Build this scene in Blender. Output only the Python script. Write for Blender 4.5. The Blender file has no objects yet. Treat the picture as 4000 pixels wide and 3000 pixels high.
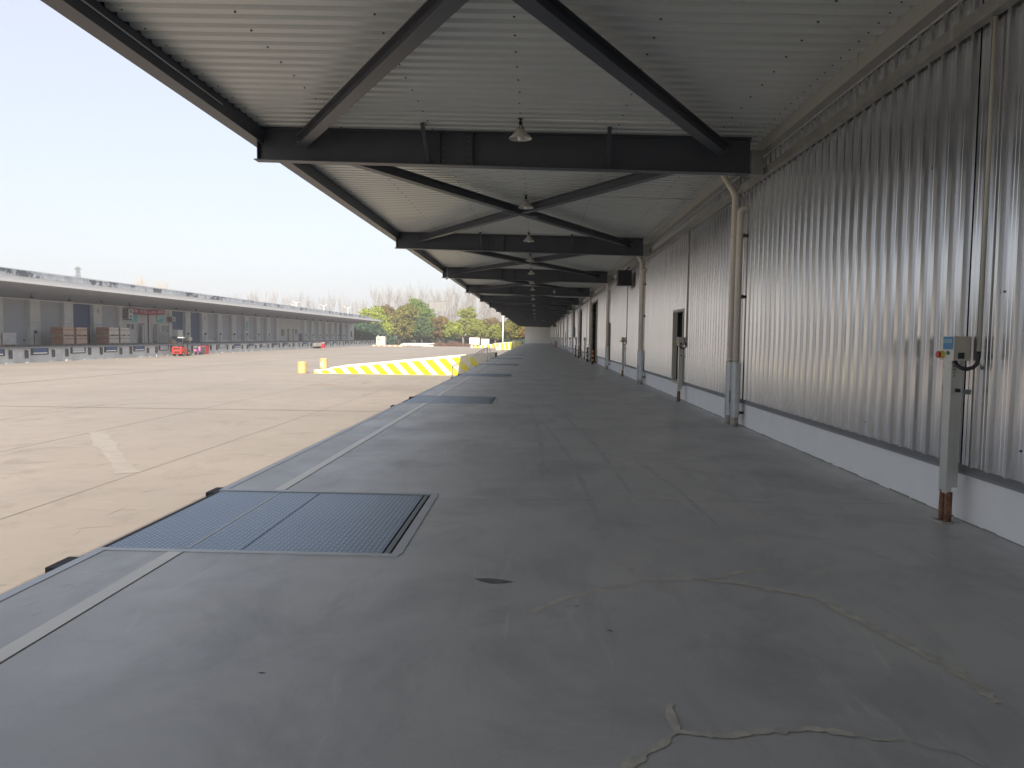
import bpy, math, random
from mathutils import Vector, Matrix
R = random.Random(7)
sc = bpy.context.scene
col = sc.collection
PI = math.pi
ORD = ['first', 'second', 'third', 'fourth', 'fifth', 'sixth', 'seventh', 'eighth', 'ninth', 'tenth', 'eleventh', 'twelfth', 'thirteenth', 'fourteenth', 'fifteenth', 'sixteenth', 'seventeenth', 'eighteenth',
       'nineteenth', 'twentieth', 'twenty-first', 'twenty-second', 'twenty-third', 'twenty-fourth', 'twenty-fifth']

# ------------------------------------------------------------------ camera
CH = 1.505
yaw, pitch, roll = -0.0307, -0.0607, 0.0132
F = Vector((math.sin(yaw)*math.cos(pitch), math.cos(yaw)*math.cos(pitch), math.sin(pitch)))
R0 = Vector((math.cos(yaw), -math.sin(yaw), 0)); U0 = R0.cross(F)
RT = R0*math.cos(roll)+U0*math.sin(roll); UP = U0*math.cos(roll)-R0*math.sin(roll)
cd = bpy.data.cameras.new('camera'); cam = bpy.data.objects.new('camera', cd); col.objects.link(cam)
cd.sensor_width = 36; cd.lens = 27.055; cd.clip_start = 0.05; cd.clip_end = 3000
M = Matrix((( RT.x, UP.x, -F.x, 0), (RT.y, UP.y, -F.y, 0), (RT.z, UP.z, -F.z, CH), (0, 0, 0, 1)))
cam.matrix_world = M
sc.camera = cam

# ------------------------------------------------------------------ world, sun, exposure
ELEV = math.radians(33); AZ = math.radians(5)     # sun stands behind the camera, a little to the right
w = bpy.data.worlds.new('World'); sc.world = w; w.use_nodes = True
nt = w.node_tree; bg = nt.nodes['Background']
sky = nt.nodes.new('ShaderNodeTexSky'); sky.sky_type = 'NISHITA'; sky.sun_disc = False
sky.sun_elevation = ELEV; sky.sun_rotation = PI-AZ
sky.altitude = 10; sky.air_density = 1.2; sky.dust_density = 2.5; sky.ozone_density = 1.5
mixs = nt.nodes.new('ShaderNodeMix'); mixs.data_type = 'RGBA'      # thin high veil: the same pale mix over the whole dome
mixs.inputs[0].default_value = .82; mixs.inputs[7].default_value = (2.02, 2.04, 2.26, 1)
nt.links.new(sky.outputs[0], mixs.inputs[6]); nt.links.new(mixs.outputs[2], bg.inputs[0]); bg.inputs[1].default_value = 0.115
sd = bpy.data.lights.new('sun', 'SUN'); sun = bpy.data.objects.new('sun', sd); col.objects.link(sun)
sd.energy = 2.25; sd.angle = math.radians(0.6); sd.color = (1.0, 0.92, 0.82)
sdir = Vector((math.sin(AZ)*math.cos(ELEV), -math.cos(AZ)*math.cos(ELEV), math.sin(ELEV)))
sun.rotation_euler = sdir.to_track_quat('Z', 'Y').to_euler(); sun.location = (0, -30, 40)
vs = sc.view_settings; vs.view_transform = 'Standard'; vs.look = 'None'; vs.exposure = 1.72; vs.gamma = 1
vs.use_curve_mapping = False
sc.cycles.max_bounces = 12; sc.cycles.diffuse_bounces = 10; sc.cycles.glossy_bounces = 4
sc.cycles.volume_bounces = 1; sc.cycles.sample_clamp_indirect = 6

# ------------------------------------------------------------------ materials
MATS = {}
def mat(name, c, rough=.6, metal=0., c2=None, nscale=2., amt=.5, stretch=(1, 1, 1), detail=5, bump=0., bscale=20., spec=.5, c3=None, s3=.3, t3=(.55, .7), emit=0):
    m = bpy.data.materials.new(name); m.use_nodes = True; n = m.node_tree; L = n.links
    b = n.nodes['Principled BSDF']
    b.inputs['Base Color'].default_value = (*c, 1); b.inputs['Roughness'].default_value = rough
    b.inputs['Metallic'].default_value = metal; b.inputs['Specular IOR Level'].default_value = spec
    tc = n.nodes.new('ShaderNodeTexCoord'); mp = n.nodes.new('ShaderNodeMapping')
    L.new(tc.outputs['Object'], mp.inputs[0]); mp.inputs['Scale'].default_value = stretch
    last = None
    if c2:
        no = n.nodes.new('ShaderNodeTexNoise'); no.inputs['Scale'].default_value = nscale; no.inputs['Detail'].default_value = detail
        no.inputs['Roughness'].default_value = .6
        L.new(mp.outputs[0], no.inputs[0])
        rp = n.nodes.new('ShaderNodeMapRange'); rp.inputs[1].default_value = .5-.25*(1/max(.2, amt))*.5; rp.inputs[2].default_value = .5+.25*(1/max(.2, amt))*.5
        L.new(no.outputs[0], rp.inputs[0])
        mx = n.nodes.new('ShaderNodeMix'); mx.data_type = 'RGBA'
        mx.inputs[6].default_value = (*c, 1); mx.inputs[7].default_value = (*c2, 1)
        L.new(rp.outputs[0], mx.inputs[0]); last = mx.outputs[2]
    if c3:
        n3 = n.nodes.new('ShaderNodeTexNoise'); n3.inputs['Scale'].default_value = s3; n3.inputs['Detail'].default_value = 8
        n3.inputs['Roughness'].default_value = .7
        L.new(tc.outputs['Object'], n3.inputs[0])
        r3 = n.nodes.new('ShaderNodeMapRange'); r3.inputs[1].default_value = t3[0]; r3.inputs[2].default_value = t3[1]
        L.new(n3.outputs[0], r3.inputs[0])
        m3 = n.nodes.new('ShaderNodeMix'); m3.data_type = 'RGBA'
        if last: L.new(last, m3.inputs[6])
        else: m3.inputs[6].default_value = (*c, 1)
        m3.inputs[7].default_value = (*c3, 1); L.new(r3.outputs[0], m3.inputs[0]); last = m3.outputs[2]
    if last: L.new(last, b.inputs['Base Color'])
    if bump:
        nb = n.nodes.new('ShaderNodeTexNoise'); nb.inputs['Scale'].default_value = bscale; nb.inputs['Detail'].default_value = 6
        L.new(tc.outputs['Object'], nb.inputs[0])
        bp = n.nodes.new('ShaderNodeBump'); bp.inputs['Strength'].default_value = bump; bp.inputs['Distance'].default_value = .02
        L.new(nb.outputs[0], bp.inputs['Height']); L.new(bp.outputs[0], b.inputs['Normal'])
    MATS[name] = m
    return m
def N(m): return m.node_tree
mat('platform_concrete', (.43, .44, .445), .36, c2=(.50, .50, .492), nscale=.55, amt=.55, stretch=(1.6, .5, 1), detail=8, bump=.12, bscale=3, spec=.5, c3=(.35, .355, .36), s3=1.1, t3=(.54, .74))
mat('platform_face', (.30, .29, .27), .85, c2=(.22, .21, .2), nscale=1.2)
mat('yard_concrete', (.295, .262, .225), .85, c2=(.245, .216, .184), nscale=.16, amt=.5, stretch=(.35, 1.2, 1), detail=9, bump=.15, bscale=2, c3=(.36, .33, .29), s3=.7, t3=(.56, .75))
mat('joint_dark', (.085, .07, .06), .95, c2=(.17, .14, .11), nscale=3)
mat('joint_thin', (.17, .145, .12), .95, c2=(.24, .21, .18), nscale=1)
mat('faded_paint', (.345, .31, .265), .85, c2=(.305, .267, .225), nscale=2.5, amt=.9)
mat('tyre_mark', (.235, .205, .175), .85, c2=(.29, .26, .225), nscale=1.5, amt=.9)
mat('rust_stain', (.30, .19, .11), .9, c2=(.4, .32, .25), nscale=2, amt=.9)
mat('line_cream', (.82, .79, .71), .42, c2=(.76, .73, .66), nscale=1.5)
mat('line_worn', (.58, .56, .51), .7, c2=(.42, .41, .39), nscale=3, amt=.9)
mat('crack_repair', (.66, .625, .53), .85, c2=(.46, .45, .42), nscale=9, amt=.95)
mat('dark_stain', (.13, .128, .126), .7, c2=(.2, .2, .2), nscale=12)
mat('floor_scuff', (.415, .418, .415), .45, c2=(.49, .492, .488), nscale=3, amt=.9)
mat('trim_steel', (.52, .55, .57), .45, metal=.3, c2=(.44, .46, .48), nscale=6)
mat('black_gap', (.008, .008, .009), .9)
mat('black_rubber', (.022, .022, .024), .75, c2=(.04, .04, .04), nscale=8)
mat('dark_steel', (.050, .057, .072), .40, c2=(.062, .069, .084), nscale=3, spec=.45)
mat('galvanised', (.42, .45, .47), .42, metal=.75, c2=(.33, .36, .38), nscale=7, detail=3)
mat('galv_light', (.55, .56, .54), .4, metal=.5, c2=(.48, .49, .47), nscale=5)
mat('tray_steel', (.36, .36, .335), .45, metal=.5, c2=(.22, .22, .21), nscale=4)
mat('ceiling_sheet', (.62, .655, .64), .34, c2=(.56, .595, .58), nscale=.7, spec=.5, metal=.15)
mat('gutter_sheet', (.34, .34, .31), .5, c2=(.30, .30, .275), nscale=1.2)
mat('plinth_white', (.78, .79, .80), .8, c2=(.72, .73, .745), nscale=2.5, bump=.1, bscale=6, c3=(.58, .58, .57), s3=1.6, t3=(.62, .80))
mat('ledge_grey', (.24, .25, .26), .5, metal=.3, c2=(.2, .21, .22), nscale=5)
mat('pipe_beige', (.74, .68, .59), .42, c2=(.69, .63, .54), nscale=3)
mat('pipe_stub', (.42, .40, .36), .8, c2=(.3, .28, .25), nscale=9)
mat('rust', (.13, .06, .035), .85, c2=(.24, .13, .08), nscale=25, amt=.9)
mat('lamp_enamel', (.55, .53, .48), .35, c2=(.48, .46, .42), nscale=9)
mat('lamp_bulb', (.78, .77, .74), .2)
mat('black_plastic', (.012, .012, .014), .4)
mat('box_beige', (.52, .50, .43), .5, c2=(.48, .46, .40), nscale=4)
mat('box_white', (.68, .66, .60), .5)
mat('label_blue', (.03, .20, .42), .4); mat('label_pale', (.30, .50, .62), .4)
mat('switch_red', (.45, .02, .025), .35); mat('switch_yellow', (.68, .55, .10), .4); mat('button_green', (.03, .18, .09), .3)
mat('text_dark', (.02, .05, .09), .5); mat('text_white', (.74, .62, .62), .6)
mat('sticker_white', (.7, .7, .7), .6, c2=(.4, .4, .4), nscale=60, amt=.9)
mat('bollard_black', (.012, .012, .012), .5); mat('bollard_orange', (.72, .30, .04), .45)
mat('gap_shade', (.018, .02, .024), .5); mat('door_grey', (.30, .31, .31), .5, c2=(.27, .28, .28), nscale=3)
mat('frame_putty', (.50, .48, .42), .5, c2=(.46, .44, .39), nscale=5)
mat('shutter_beige', (.40, .36, .31), .6, c2=(.36, .325, .28), nscale=1)
mat('stainless', (.72, .71, .68), .35, metal=.45)
mat('ramp_yellow', (.80, .74, .0), .6, c2=(.74, .66, .0), nscale=2); mat('ramp_cream', (.76, .73, .62), .7, c2=(.70, .67, .57), nscale=2, c3=(.56, .52, .43), s3=1.8, t3=(.6, .78))
mat('ramp_surface', (.40, .37, .32), .85, c2=(.34, .31, .27), nscale=1)
mat('stair_concrete', (.42, .38, .33), .85, c2=(.34, .31, .27), nscale=3)
mat('drum_orange', (.66, .46, .20), .6, c2=(.60, .40, .17), nscale=3); mat('drum_white', (.82, .78, .66), .5)
mat('old_white', (.62, .64, .65), .8, c2=(.52, .54, .55), nscale=.8, amt=.6, c3=(.22, .23, .23), s3=1.3, t3=(.6, .72))
mat('old_face', (.56, .58, .57), .9, c2=(.42, .44, .44), nscale=.7, amt=.8, c3=(.60, .58, .53), s3=.45, t3=(.6, .66), bump=.2, bscale=4)
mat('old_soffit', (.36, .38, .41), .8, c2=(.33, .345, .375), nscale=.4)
mat('old_fascia', (.80, .80, .78), .8, c2=(.74, .74, .72), nscale=.5)
mat('old_parapet', (.62, .63, .62), .9, c2=(.42, .43, .43), nscale=.7, amt=.9, c3=(.13, .145, .155), s3=.42, t3=(.54, .57))
mat('old_floor', (.15, .155, .165), .8, c2=(.2, .2, .21), nscale=.8)
mat('roller_grey', (.40, .43, .455), .55, c2=(.37, .395, .42), nscale=.6)
mat('door_blue', (.045, .085, .18), .6, c2=(.055, .10, .20), nscale=.8)
mat('pilaster_white', (.66, .67, .65), .8, c2=(.54, .555, .545), nscale=1.2, c3=(.3, .3, .3), s3=2, t3=(.62, .75))
mat('office_wall', (.56, .56, .53), .8, c2=(.50, .50, .48), nscale=.8)
mat('poster_cyan', (.07, .36, .42), .5, c2=(.12, .46, .50), nscale=2); mat('poster_pale', (.45, .68, .68), .5)
mat('banner_red', (.38, .03, .045), .7, c2=(.32, .025, .04), nscale=2)
mat('glass_dark', (.05, .06, .065), .15, c2=(.10, .11, .11), nscale=3); mat('frame_alu', (.5, .52, .52), .4, metal=.3)
mat('carton', (.40, .24, .155), .8, c2=(.31, .175, .11), nscale=2); mat('carton_light', (.54, .40, .31), .8, c2=(.42, .29, .21), nscale=2)
mat('wrap_film', (.46, .42, .37), .35, c2=(.55, .52, .48), nscale=3, amt=.8)
mat('wrap_grey', (.46, .47, .47), .4, c2=(.38, .38, .38), nscale=2, amt=.8)
mat('pallet_wood', (.42, .30, .20), .8, c2=(.36, .25, .16), nscale=6)
mat('carton_white', (.66, .66, .63), .6)
mat('forklift_red', (.62, .055, .035), .4, c2=(.55, .05, .03), nscale=2); mat('steel_dark2', (.03, .03, .035), .5)
mat('bin_red', (.55, .02, .035), .5); mat('bin_lid', (.7, .62, .6), .5); mat('scooter_pink', (.45, .14, .30), .4); mat('crate_grey', (.20, .19, .18), .7)
mat('hazard_orange', (.50, .25, .12), .7); mat('hazard_pale', (.66, .56, .42), .7)
mat('hut_cream', (.76, .68, .52), .7); mat('pole_white', (.85, .83, .78), .5); mat('dark_grey_green', (.10, .13, .12), .6)  # last tone: dark grey green for board legs, foot and trough holes
mat('board_white', (.82, .76, .66), .7, c2=(.72, .64, .52), nscale=.8, amt=.8)
mat('billboard_grey', (.30, .29, .27), .8, c2=(.25, .24, .22), nscale=.5); mat('lattice', (.16, .17, .18), .6)
mat('brush_wood', (.19, .105, .075), .9, c2=(.28, .17, .12), nscale=1); mat('white_pipe', (.80, .78, .70), .5)
mat('bark', (.14, .10, .07), .9, c2=(.22, .16, .11), nscale=6); mat('bark_pale', (.42, .37, .31), .9, c2=(.34, .29, .24), nscale=3)
mat('twig_pale', (.40, .37, .33), .9); mat('twig_cream', (.50, .40, .26), .9)
mat('grass', (.06, .08, .028), .9, c2=(.09, .09, .04), nscale=.2, c3=(.14, .115, .075), s3=.06)
mat('roof_top', (.3, .3, .3), .7); mat('end_wall', (.80, .78, .73), .6, c2=(.77, .75, .70), nscale=.3)
mat('white_cap', (.75, .75, .74), .5)
def leaf(name, a, b_, c):
    m = mat(name, a, .8, c2=b_, nscale=.9, amt=.8, detail=3, c3=c, s3=.35, t3=(.5, .62), spec=.2)
leaf('leaf_olive', (0.209, 0.196, 0.047), (0.115, 0.115, 0.032), (0.311, 0.27, 0.063))
leaf('leaf_lime', (0.297, 0.351, 0.053), (0.203, 0.243, 0.042), (0.419, 0.446, 0.074))
leaf('leaf_brown', (0.203, 0.142, 0.053), (0.135, 0.097, 0.037), (0.27, 0.203, 0.068))
leaf('leaf_green', (0.149, 0.23, 0.037), (0.108, 0.162, 0.032), (0.216, 0.284, 0.053))
leaf('leaf_deep', (0.088, 0.135, 0.047), (0.054, 0.088, 0.037), (0.135, 0.176, 0.053))
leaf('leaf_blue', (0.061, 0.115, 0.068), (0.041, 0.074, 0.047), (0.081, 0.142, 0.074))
leaf('leaf_spring', (0.27, 0.297, 0.058), (0.189, 0.216, 0.047), (0.365, 0.365, 0.084))

def concrete(name, ca, cb, cdark, cpale, rough, streak, big=.3, blotch=(.53, .72), scuff=.66, rvar=.12):
    m = mat(name, ca, rough); n = N(m); L = n.links; b = n.nodes['Principled BSDF']
    tc = n.nodes.new('ShaderNodeTexCoord')
    def noise(scale, st, det=8, rg=.62, dist=0.):
        mp = n.nodes.new('ShaderNodeMapping'); mp.inputs['Scale'].default_value = st; L.new(tc.outputs['Object'], mp.inputs[0])
        k = n.nodes.new('ShaderNodeTexNoise'); k.inputs['Scale'].default_value = scale; k.inputs['Detail'].default_value = det; k.inputs['Roughness'].default_value = rg; k.inputs['Distortion'].default_value = dist
        L.new(mp.outputs[0], k.inputs[0]); return k.outputs[0]
    def rng(src, a, b2, lo=0., hi=1.):
        k = n.nodes.new('ShaderNodeMapRange'); k.inputs[1].default_value = a; k.inputs[2].default_value = b2; k.inputs[3].default_value = lo; k.inputs[4].default_value = hi; L.new(src, k.inputs[0]); return k.outputs[0]
    def mix(f, a, c, mode='MIX'):
        k = n.nodes.new('ShaderNodeMix'); k.data_type = 'RGBA'; k.blend_type = mode; L.new(f, k.inputs[0]) if not isinstance(f, float) else setattr(k.inputs[0], 'default_value', f)
        for i, v in ((6, a), (7, c)):
            if isinstance(v, tuple): k.inputs[i].default_value = (*v, 1)
            else: L.new(v, k.inputs[i])
        return k.outputs[2]
    c = mix(rng(noise(big, (1, 1, 1)), .36, .64), ca, cb)
    c = mix(rng(noise(1.15, (1, .8, 1), 10, .68, .6), blotch[0], blotch[1], 0, .75), c, cdark)
    c = mix(rng(noise(2.2, streak, 7, .7, .4), .56, .74, 0, .55), c, cdark)
    c = mix(rng(noise(1.6, (streak[0]*1.7, streak[1]*1.4, 1), 9, .72, .9), scuff, scuff+.10, 0, .6), c, cpale)
    c = mix(rng(noise(55, (1, 1, 1), 3), .3, .7, 0, .16), c, cdark)
    c = mix(rng(noise(14, (1, 1, 1), 6, .75), .68, .74, 0, .5), c, cpale)
    L.new(c, b.inputs['Base Color'])
    L.new(rng(noise(.9, (1, .7, 1), 8, .7), .3, .7, rough-rvar, rough+rvar), b.inputs['Roughness'])
    bp = n.nodes.new('ShaderNodeBump'); bp.inputs['Strength'].default_value = .18; bp.inputs['Distance'].default_value = .012
    L.new(noise(9, (1, 1, 1), 9, .75), bp.inputs['Height']); L.new(bp.outputs[0], b.inputs['Normal'])
concrete('platform_concrete', (.50, .502, .495), (.60, .59, .565), (.335, .34, .34), (.70, .69, .66), .44, (1.9, .35, 1), big=.6, blotch=(.48, .70), scuff=.60)
concrete('yard_concrete', (.335, .288, .238), (.275, .238, .198), (.225, .195, .163), (.42, .375, .325), .85, (.25, 1.6, 1), big=.10, scuff=.60)

# ribbed wall sheet metal : faint brushing and uneven sheen
def wall_metal():
    m = mat('wall_metal', (.62, .63, .65), .2, metal=.86, c2=(.54, .55, .565), nscale=1.0, amt=.6, stretch=(1, 9, .12), detail=6)
    n = N(m); L = n.links; b = n.nodes['Principled BSDF']
    tc = n.nodes.new('ShaderNodeTexCoord'); mp = n.nodes.new('ShaderNodeMapping'); mp.inputs['Scale'].default_value = (1, 4, .12)
    L.new(tc.outputs['Object'], mp.inputs[0])
    no = n.nodes.new('ShaderNodeTexNoise'); no.inputs['Scale'].default_value = 1.6; no.inputs['Detail'].default_value = 3; L.new(mp.outputs[0], no.inputs[0])
    mr = n.nodes.new('ShaderNodeMapRange'); mr.inputs[3].default_value = .13; mr.inputs[4].default_value = .26
    L.new(no.outputs[0], mr.inputs[0]); L.new(mr.outputs[0], b.inputs['Roughness'])
    bp = n.nodes.new('ShaderNodeBump'); bp.inputs['Strength'].default_value = .07; bp.inputs['Distance'].default_value = .01
    n2 = n.nodes.new('ShaderNodeTexNoise'); n2.inputs['Scale'].default_value = 2.2; n2.inputs['Detail'].default_value = 2; L.new(mp.outputs[0], n2.inputs[0])
    L.new(n2.outputs[0], bp.inputs['Height']); L.new(bp.outputs[0], b.inputs['Normal'])
wall_metal()
# chequer plate: raised slanted bars turned by turns
def chequer():
    m = mat('chequer_plate', (.10, .155, .23), .38, metal=.45)
    n = N(m); L = n.links; b = n.nodes['Principled BSDF']
    tc = n.nodes.new('ShaderNodeTexCoord'); sp = n.nodes.new('ShaderNodeSeparateXYZ'); L.new(tc.outputs['Object'], sp.inputs[0])
    def mth(op, a, b2=None, c2=None):
        k = n.nodes.new('ShaderNodeMath'); k.operation = op
        for i, v in enumerate((a, b2, c2)):
            if v is None: continue
            if isinstance(v, (int, float)): k.inputs[i].default_value = v
            else: L.new(v, k.inputs[i])
        return k.outputs[0]
    P = .038
    u = mth('DIVIDE', sp.outputs[0], P); v = mth('DIVIDE', sp.outputs[1], P)
    fu, fv = mth('FLOOR', u), mth('FLOOR', v)
    par = mth('MODULO', mth('ABSOLUTE', mth('ADD', fu, fv)), 2)
    sg = mth('SUBTRACT', mth('MULTIPLY', par, 2), 1)
    cu, cv = mth('SUBTRACT', mth('SUBTRACT', u, fu), .5), mth('SUBTRACT', mth('SUBTRACT', v, fv), .5)
    along = mth('ADD', mth('MULTIPLY', cu, .8), mth('MULTIPLY', mth('MULTIPLY', cv, sg), .6))
    across = mth('SUBTRACT', mth('MULTIPLY', cv, .8), mth('MULTIPLY', mth('MULTIPLY', cu, sg), .6))
    d = mth('ADD', mth('POWER', mth('DIVIDE', along, .50), 2), mth('POWER', mth('DIVIDE', across, .19), 2))
    h = n.nodes.new('ShaderNodeMapRange'); h.inputs[1].default_value = 1.0; h.inputs[2].default_value = .35; L.new(d, h.inputs[0])
    bp = n.nodes.new('ShaderNodeBump'); bp.inputs['Strength'].default_value = 1; bp.inputs['Distance'].default_value = .006
    L.new(h.outputs[0], bp.inputs['Height']); L.new(bp.outputs[0], b.inputs['Normal'])
    ns = n.nodes.new('ShaderNodeTexNoise'); ns.inputs['Scale'].default_value = 1.4; ns.inputs['Detail'].default_value = 8; L.new(tc.outputs['Object'], ns.inputs[0])
    mx = n.nodes.new('ShaderNodeMix'); mx.data_type = 'RGBA'; mx.inputs[6].default_value = (.085, .145, .235, 1); mx.inputs[7].default_value = (.13, .20, .29, 1)
    L.new(ns.outputs[0], mx.inputs[0])
    m2 = n.nodes.new('ShaderNodeMix'); m2.data_type = 'RGBA'; L.new(mx.outputs[2], m2.inputs[6]); m2.inputs[7].default_value = (.50, .60, .72, 1)
    L.new(mth('MULTIPLY', h.outputs[0], .8), m2.inputs[0])
    n3 = n.nodes.new('ShaderNodeTexNoise'); n3.inputs['Scale'].default_value = 3.5; n3.inputs['Detail'].default_value = 10; n3.inputs['Roughness'].default_value = .75; L.new(tc.outputs['Object'], n3.inputs[0])
    r3 = n.nodes.new('ShaderNodeMapRange'); r3.inputs[1].default_value = .62; r3.inputs[2].default_value = .70; L.new(n3.outputs[0], r3.inputs[0])
    m3 = n.nodes.new('ShaderNodeMix'); m3.data_type = 'RGBA'; L.new(m2.outputs[2], m3.inputs[6]); m3.inputs[7].default_value = (.34, .38, .42, 1); L.new(r3.outputs[0], m3.inputs[0])
    L.new(m3.outputs[2], b.inputs['Base Color'])
chequer()

# ------------------------------------------------------------------ mesh helpers
class MB:
    def __init__(s): s.v = []; s.f = []; s.m = []; s.sm = []
    def add(s, vs_, fs, mi=0, smooth=False):
        o = len(s.v); s.v += [tuple(v) for v in vs_]
        for f in fs: s.f.append(tuple(i+o for i in f)); s.m.append(mi); s.sm.append(smooth)
    def box(s, x0, x1, y0, y1, z0, z1, mi=0):
        if x0 > x1: x0, x1 = x1, x0
        if y0 > y1: y0, y1 = y1, y0
        if z0 > z1: z0, z1 = z1, z0
        s.add([(x0, y0, z0), (x1, y0, z0), (x1, y1, z0), (x0, y1, z0), (x0, y0, z1), (x1, y0, z1), (x1, y1, z1), (x0, y1, z1)],
              [(0, 3, 2, 1), (4, 5, 6, 7), (0, 1, 5, 4), (1, 2, 6, 5), (2, 3, 7, 6), (3, 0, 4, 7)], mi)
        return s
    def bar(s, a, b, w_, h_, mi=0, up=(0, 0, 1)):
        a, b = Vector(a), Vector(b); d = (b-a).normalized(); u = Vector(up)
        if abs(d.dot(u)) > .99: u = Vector((1, 0, 0))
        r = d.cross(u).normalized()*w_/2; q = r.cross(d).normalized()*h_/2
        vs_ = [p+x*r+y*q for p in (a, b) for x, y in ((-1, -1), (1, -1), (1, 1), (-1, 1))]
        s.add(vs_, [(0, 3, 2, 1), (4, 5, 6, 7), (0, 1, 5, 4), (1, 2, 6, 5), (2, 3, 7, 6), (3, 0, 4, 7)], mi)
        return s
    def tube(s, pts, r, n=12, mi=0, caps=True, smooth=True):
        pts = [Vector(p) for p in pts]; rings = []; rr = r if isinstance(r, (list, tuple)) else [r]*len(pts)
        prev = None
        for i, p in enumerate(pts):
            if i == 0: d = pts[1]-p
            elif i == len(pts)-1: d = p-pts[i-1]
            else: d = (pts[i+1]-p).normalized()+(p-pts[i-1]).normalized()
            d.normalize()
            if prev is None: u = Vector((0, 0, 1)) if abs(d.z) < .9 else Vector((1, 0, 0)); a = d.cross(u).normalized()
            else: a = (prev-d*prev.dot(d)).normalized()
            prev = a; b = d.cross(a); sc_ = 1.
            if 0 < i < len(pts)-1:
                c = (pts[i+1]-p).normalized().dot((p-pts[i-1]).normalized()); sc_ = 1
            rings.append([p+(a*math.cos(2*PI*k/n)+b*math.sin(2*PI*k/n))*rr[i]*sc_ for k in range(n)])
        o = len(s.v)
        for rg in rings: s.v += [tuple(v) for v in rg]
        for i in range(len(pts)-1):
            for k in range(n):
                s.f.append((o+i*n+k, o+i*n+(k+1) % n, o+(i+1)*n+(k+1) % n, o+(i+1)*n+k)); s.m.append(mi); s.sm.append(smooth)
        if caps:
            s.f.append(tuple(o+k for k in range(n))[::-1]); s.m.append(mi); s.sm.append(False)
            s.f.append(tuple(o+(len(pts)-1)*n+k for k in range(n))); s.m.append(mi); s.sm.append(False)
        return s
    def lathe(s, prof, c=(0, 0, 0), n=24, mi=0, smooth=True):
        o = len(s.v)
        for r, z in prof:
            for k in range(n): s.v.append((c[0]+r*math.cos(2*PI*k/n), c[1]+r*math.sin(2*PI*k/n), c[2]+z))
        for i in range(len(prof)-1):
            for k in range(n):
                s.f.append((o+i*n+k, o+i*n+(k+1) % n, o+(i+1)*n+(k+1) % n, o+(i+1)*n+k)); s.m.append(mi); s.sm.append(smooth)
        return s
    def prism(s, poly, axis, a, b, mi=0):
        # poly of 2d points, extruded along axis from a to b
        def P(p, t):
            return {'x': (t, p[0], p[1]), 'y': (p[0], t, p[1]), 'z': (p[0], p[1], t)}[axis]
        n = len(poly); s.add([P(p, a) for p in poly]+[P(p, b) for p in poly], [tuple(range(n))[::-1], tuple(range(n, 2*n))]+[(i, (i+1) % n, n+(i+1) % n, n+i) for i in range(n)], mi)
        return s
    def mesh(s, name, mats):
        me = bpy.data.meshes.new(name); me.from_pydata(s.v, [], s.f)
        for m_ in (mats if isinstance(mats, (list, tuple)) else [mats]): me.materials.append(MATS[m_])
        me.polygons.foreach_set('material_index', s.m); me.polygons.foreach_set('use_smooth', s.sm)
        me.update(); return me
    def build(s, name, mats, parent=None, **kw): return inst(name, s.mesh(name, mats), parent, **kw)
def inst(name, me, parent=None, loc=None, rot=None, scale=None, label=None, cat=None, group=None, kind=None):
    o = bpy.data.objects.new(name, me); col.objects.link(o)
    if parent: o.parent = parent
    if loc: o.location = loc
    if rot: o.rotation_euler = rot
    if scale: o.scale = scale
    if label: o['label'] = label
    if cat: o['category'] = cat
    if group: o['group'] = group
    if kind: o['kind'] = kind
    return o
def thing(name, label, cat, loc=(0, 0, 0), rz=0, group=None):
    return inst(name, None, None, loc=loc, rot=(0, 0, rz), label=label, cat=cat, group=group)
def copy_tree(o, parent=None):
    c = o.copy(); col.objects.link(c)
    if parent: c.parent = parent
    for ch in list(o.children): copy_tree(ch, c)
    return c
def txt(s, size, name, matname, parent, loc, rot, ext=.001, sx=1):
    cu = bpy.data.curves.new(name, 'FONT'); cu.body = s; cu.size = size; cu.extrude = ext; cu.align_x = 'CENTER'; cu.align_y = 'CENTER'
    cu.resolution_u = 2
    t = bpy.data.objects.new('tmp', cu); col.objects.link(t)
    bpy.context.view_layer.update()
    me = bpy.data.meshes.new_from_object(t.evaluated_get(bpy.context.evaluated_depsgraph_get())); me.name = name
    bpy.data.objects.remove(t); me.materials.clear(); me.materials.append(MATS[matname])
    return inst(name, me, parent, loc=loc, rot=rot, scale=(sx, 1, 1))

# screen ray helpers used only while laying the far trees out in depth (each gets a true place, size and thickness)
def ray(px, py):
    return RT*((px-2000)/3006.)-UP*((py-1500)/3006.)+F
def at_y(px, py, Y):
    d = ray(px, py); t = Y/d.y; return Vector((d.x*t, Y, CH+d.z*t))

YG = -1.2
Y0, Y1 = -40., 204.
# ================================================================== SETTING: ground
g = MB(); g.add([(-415, -115, -1.225), (415, -115, -1.225), (415, 615, -1.225), (-415, 615, -1.225)], [(0, 1, 2, 3)])
g.build('terrain', 'grass', kind='structure')
g = MB(); g.add([(-60, -70, YG), (-2.9, -70, YG), (-2.9, 226, YG), (-60, 226, YG)], [(0, 1, 2, 3)])
yard = g.build('yard_ground', 'yard_concrete', kind='structure')
def strip(mb, pts, wd, z, jit=0., rnd=R):
    pts = [Vector((p[0], p[1], 0)) for p in pts]; L_, R_ = [], []
    for i, p in enumerate(pts):
        d = (pts[min(i+1, len(pts)-1)]-pts[max(i-1, 0)]).normalized(); nn = Vector((-d.y, d.x, 0))
        w_ = (wd[i] if isinstance(wd, list) else wd)*(1+rnd.uniform(-jit, jit))
        L_.append((p.x+nn.x*w_/2, p.y+nn.y*w_/2, z)); R_.append((p.x-nn.x*w_/2, p.y-nn.y*w_/2, z))
    n = len(pts); mb.add(L_+R_, [(i, n+i, n+i+1, i+1) for i in range(n-1)])
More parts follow.
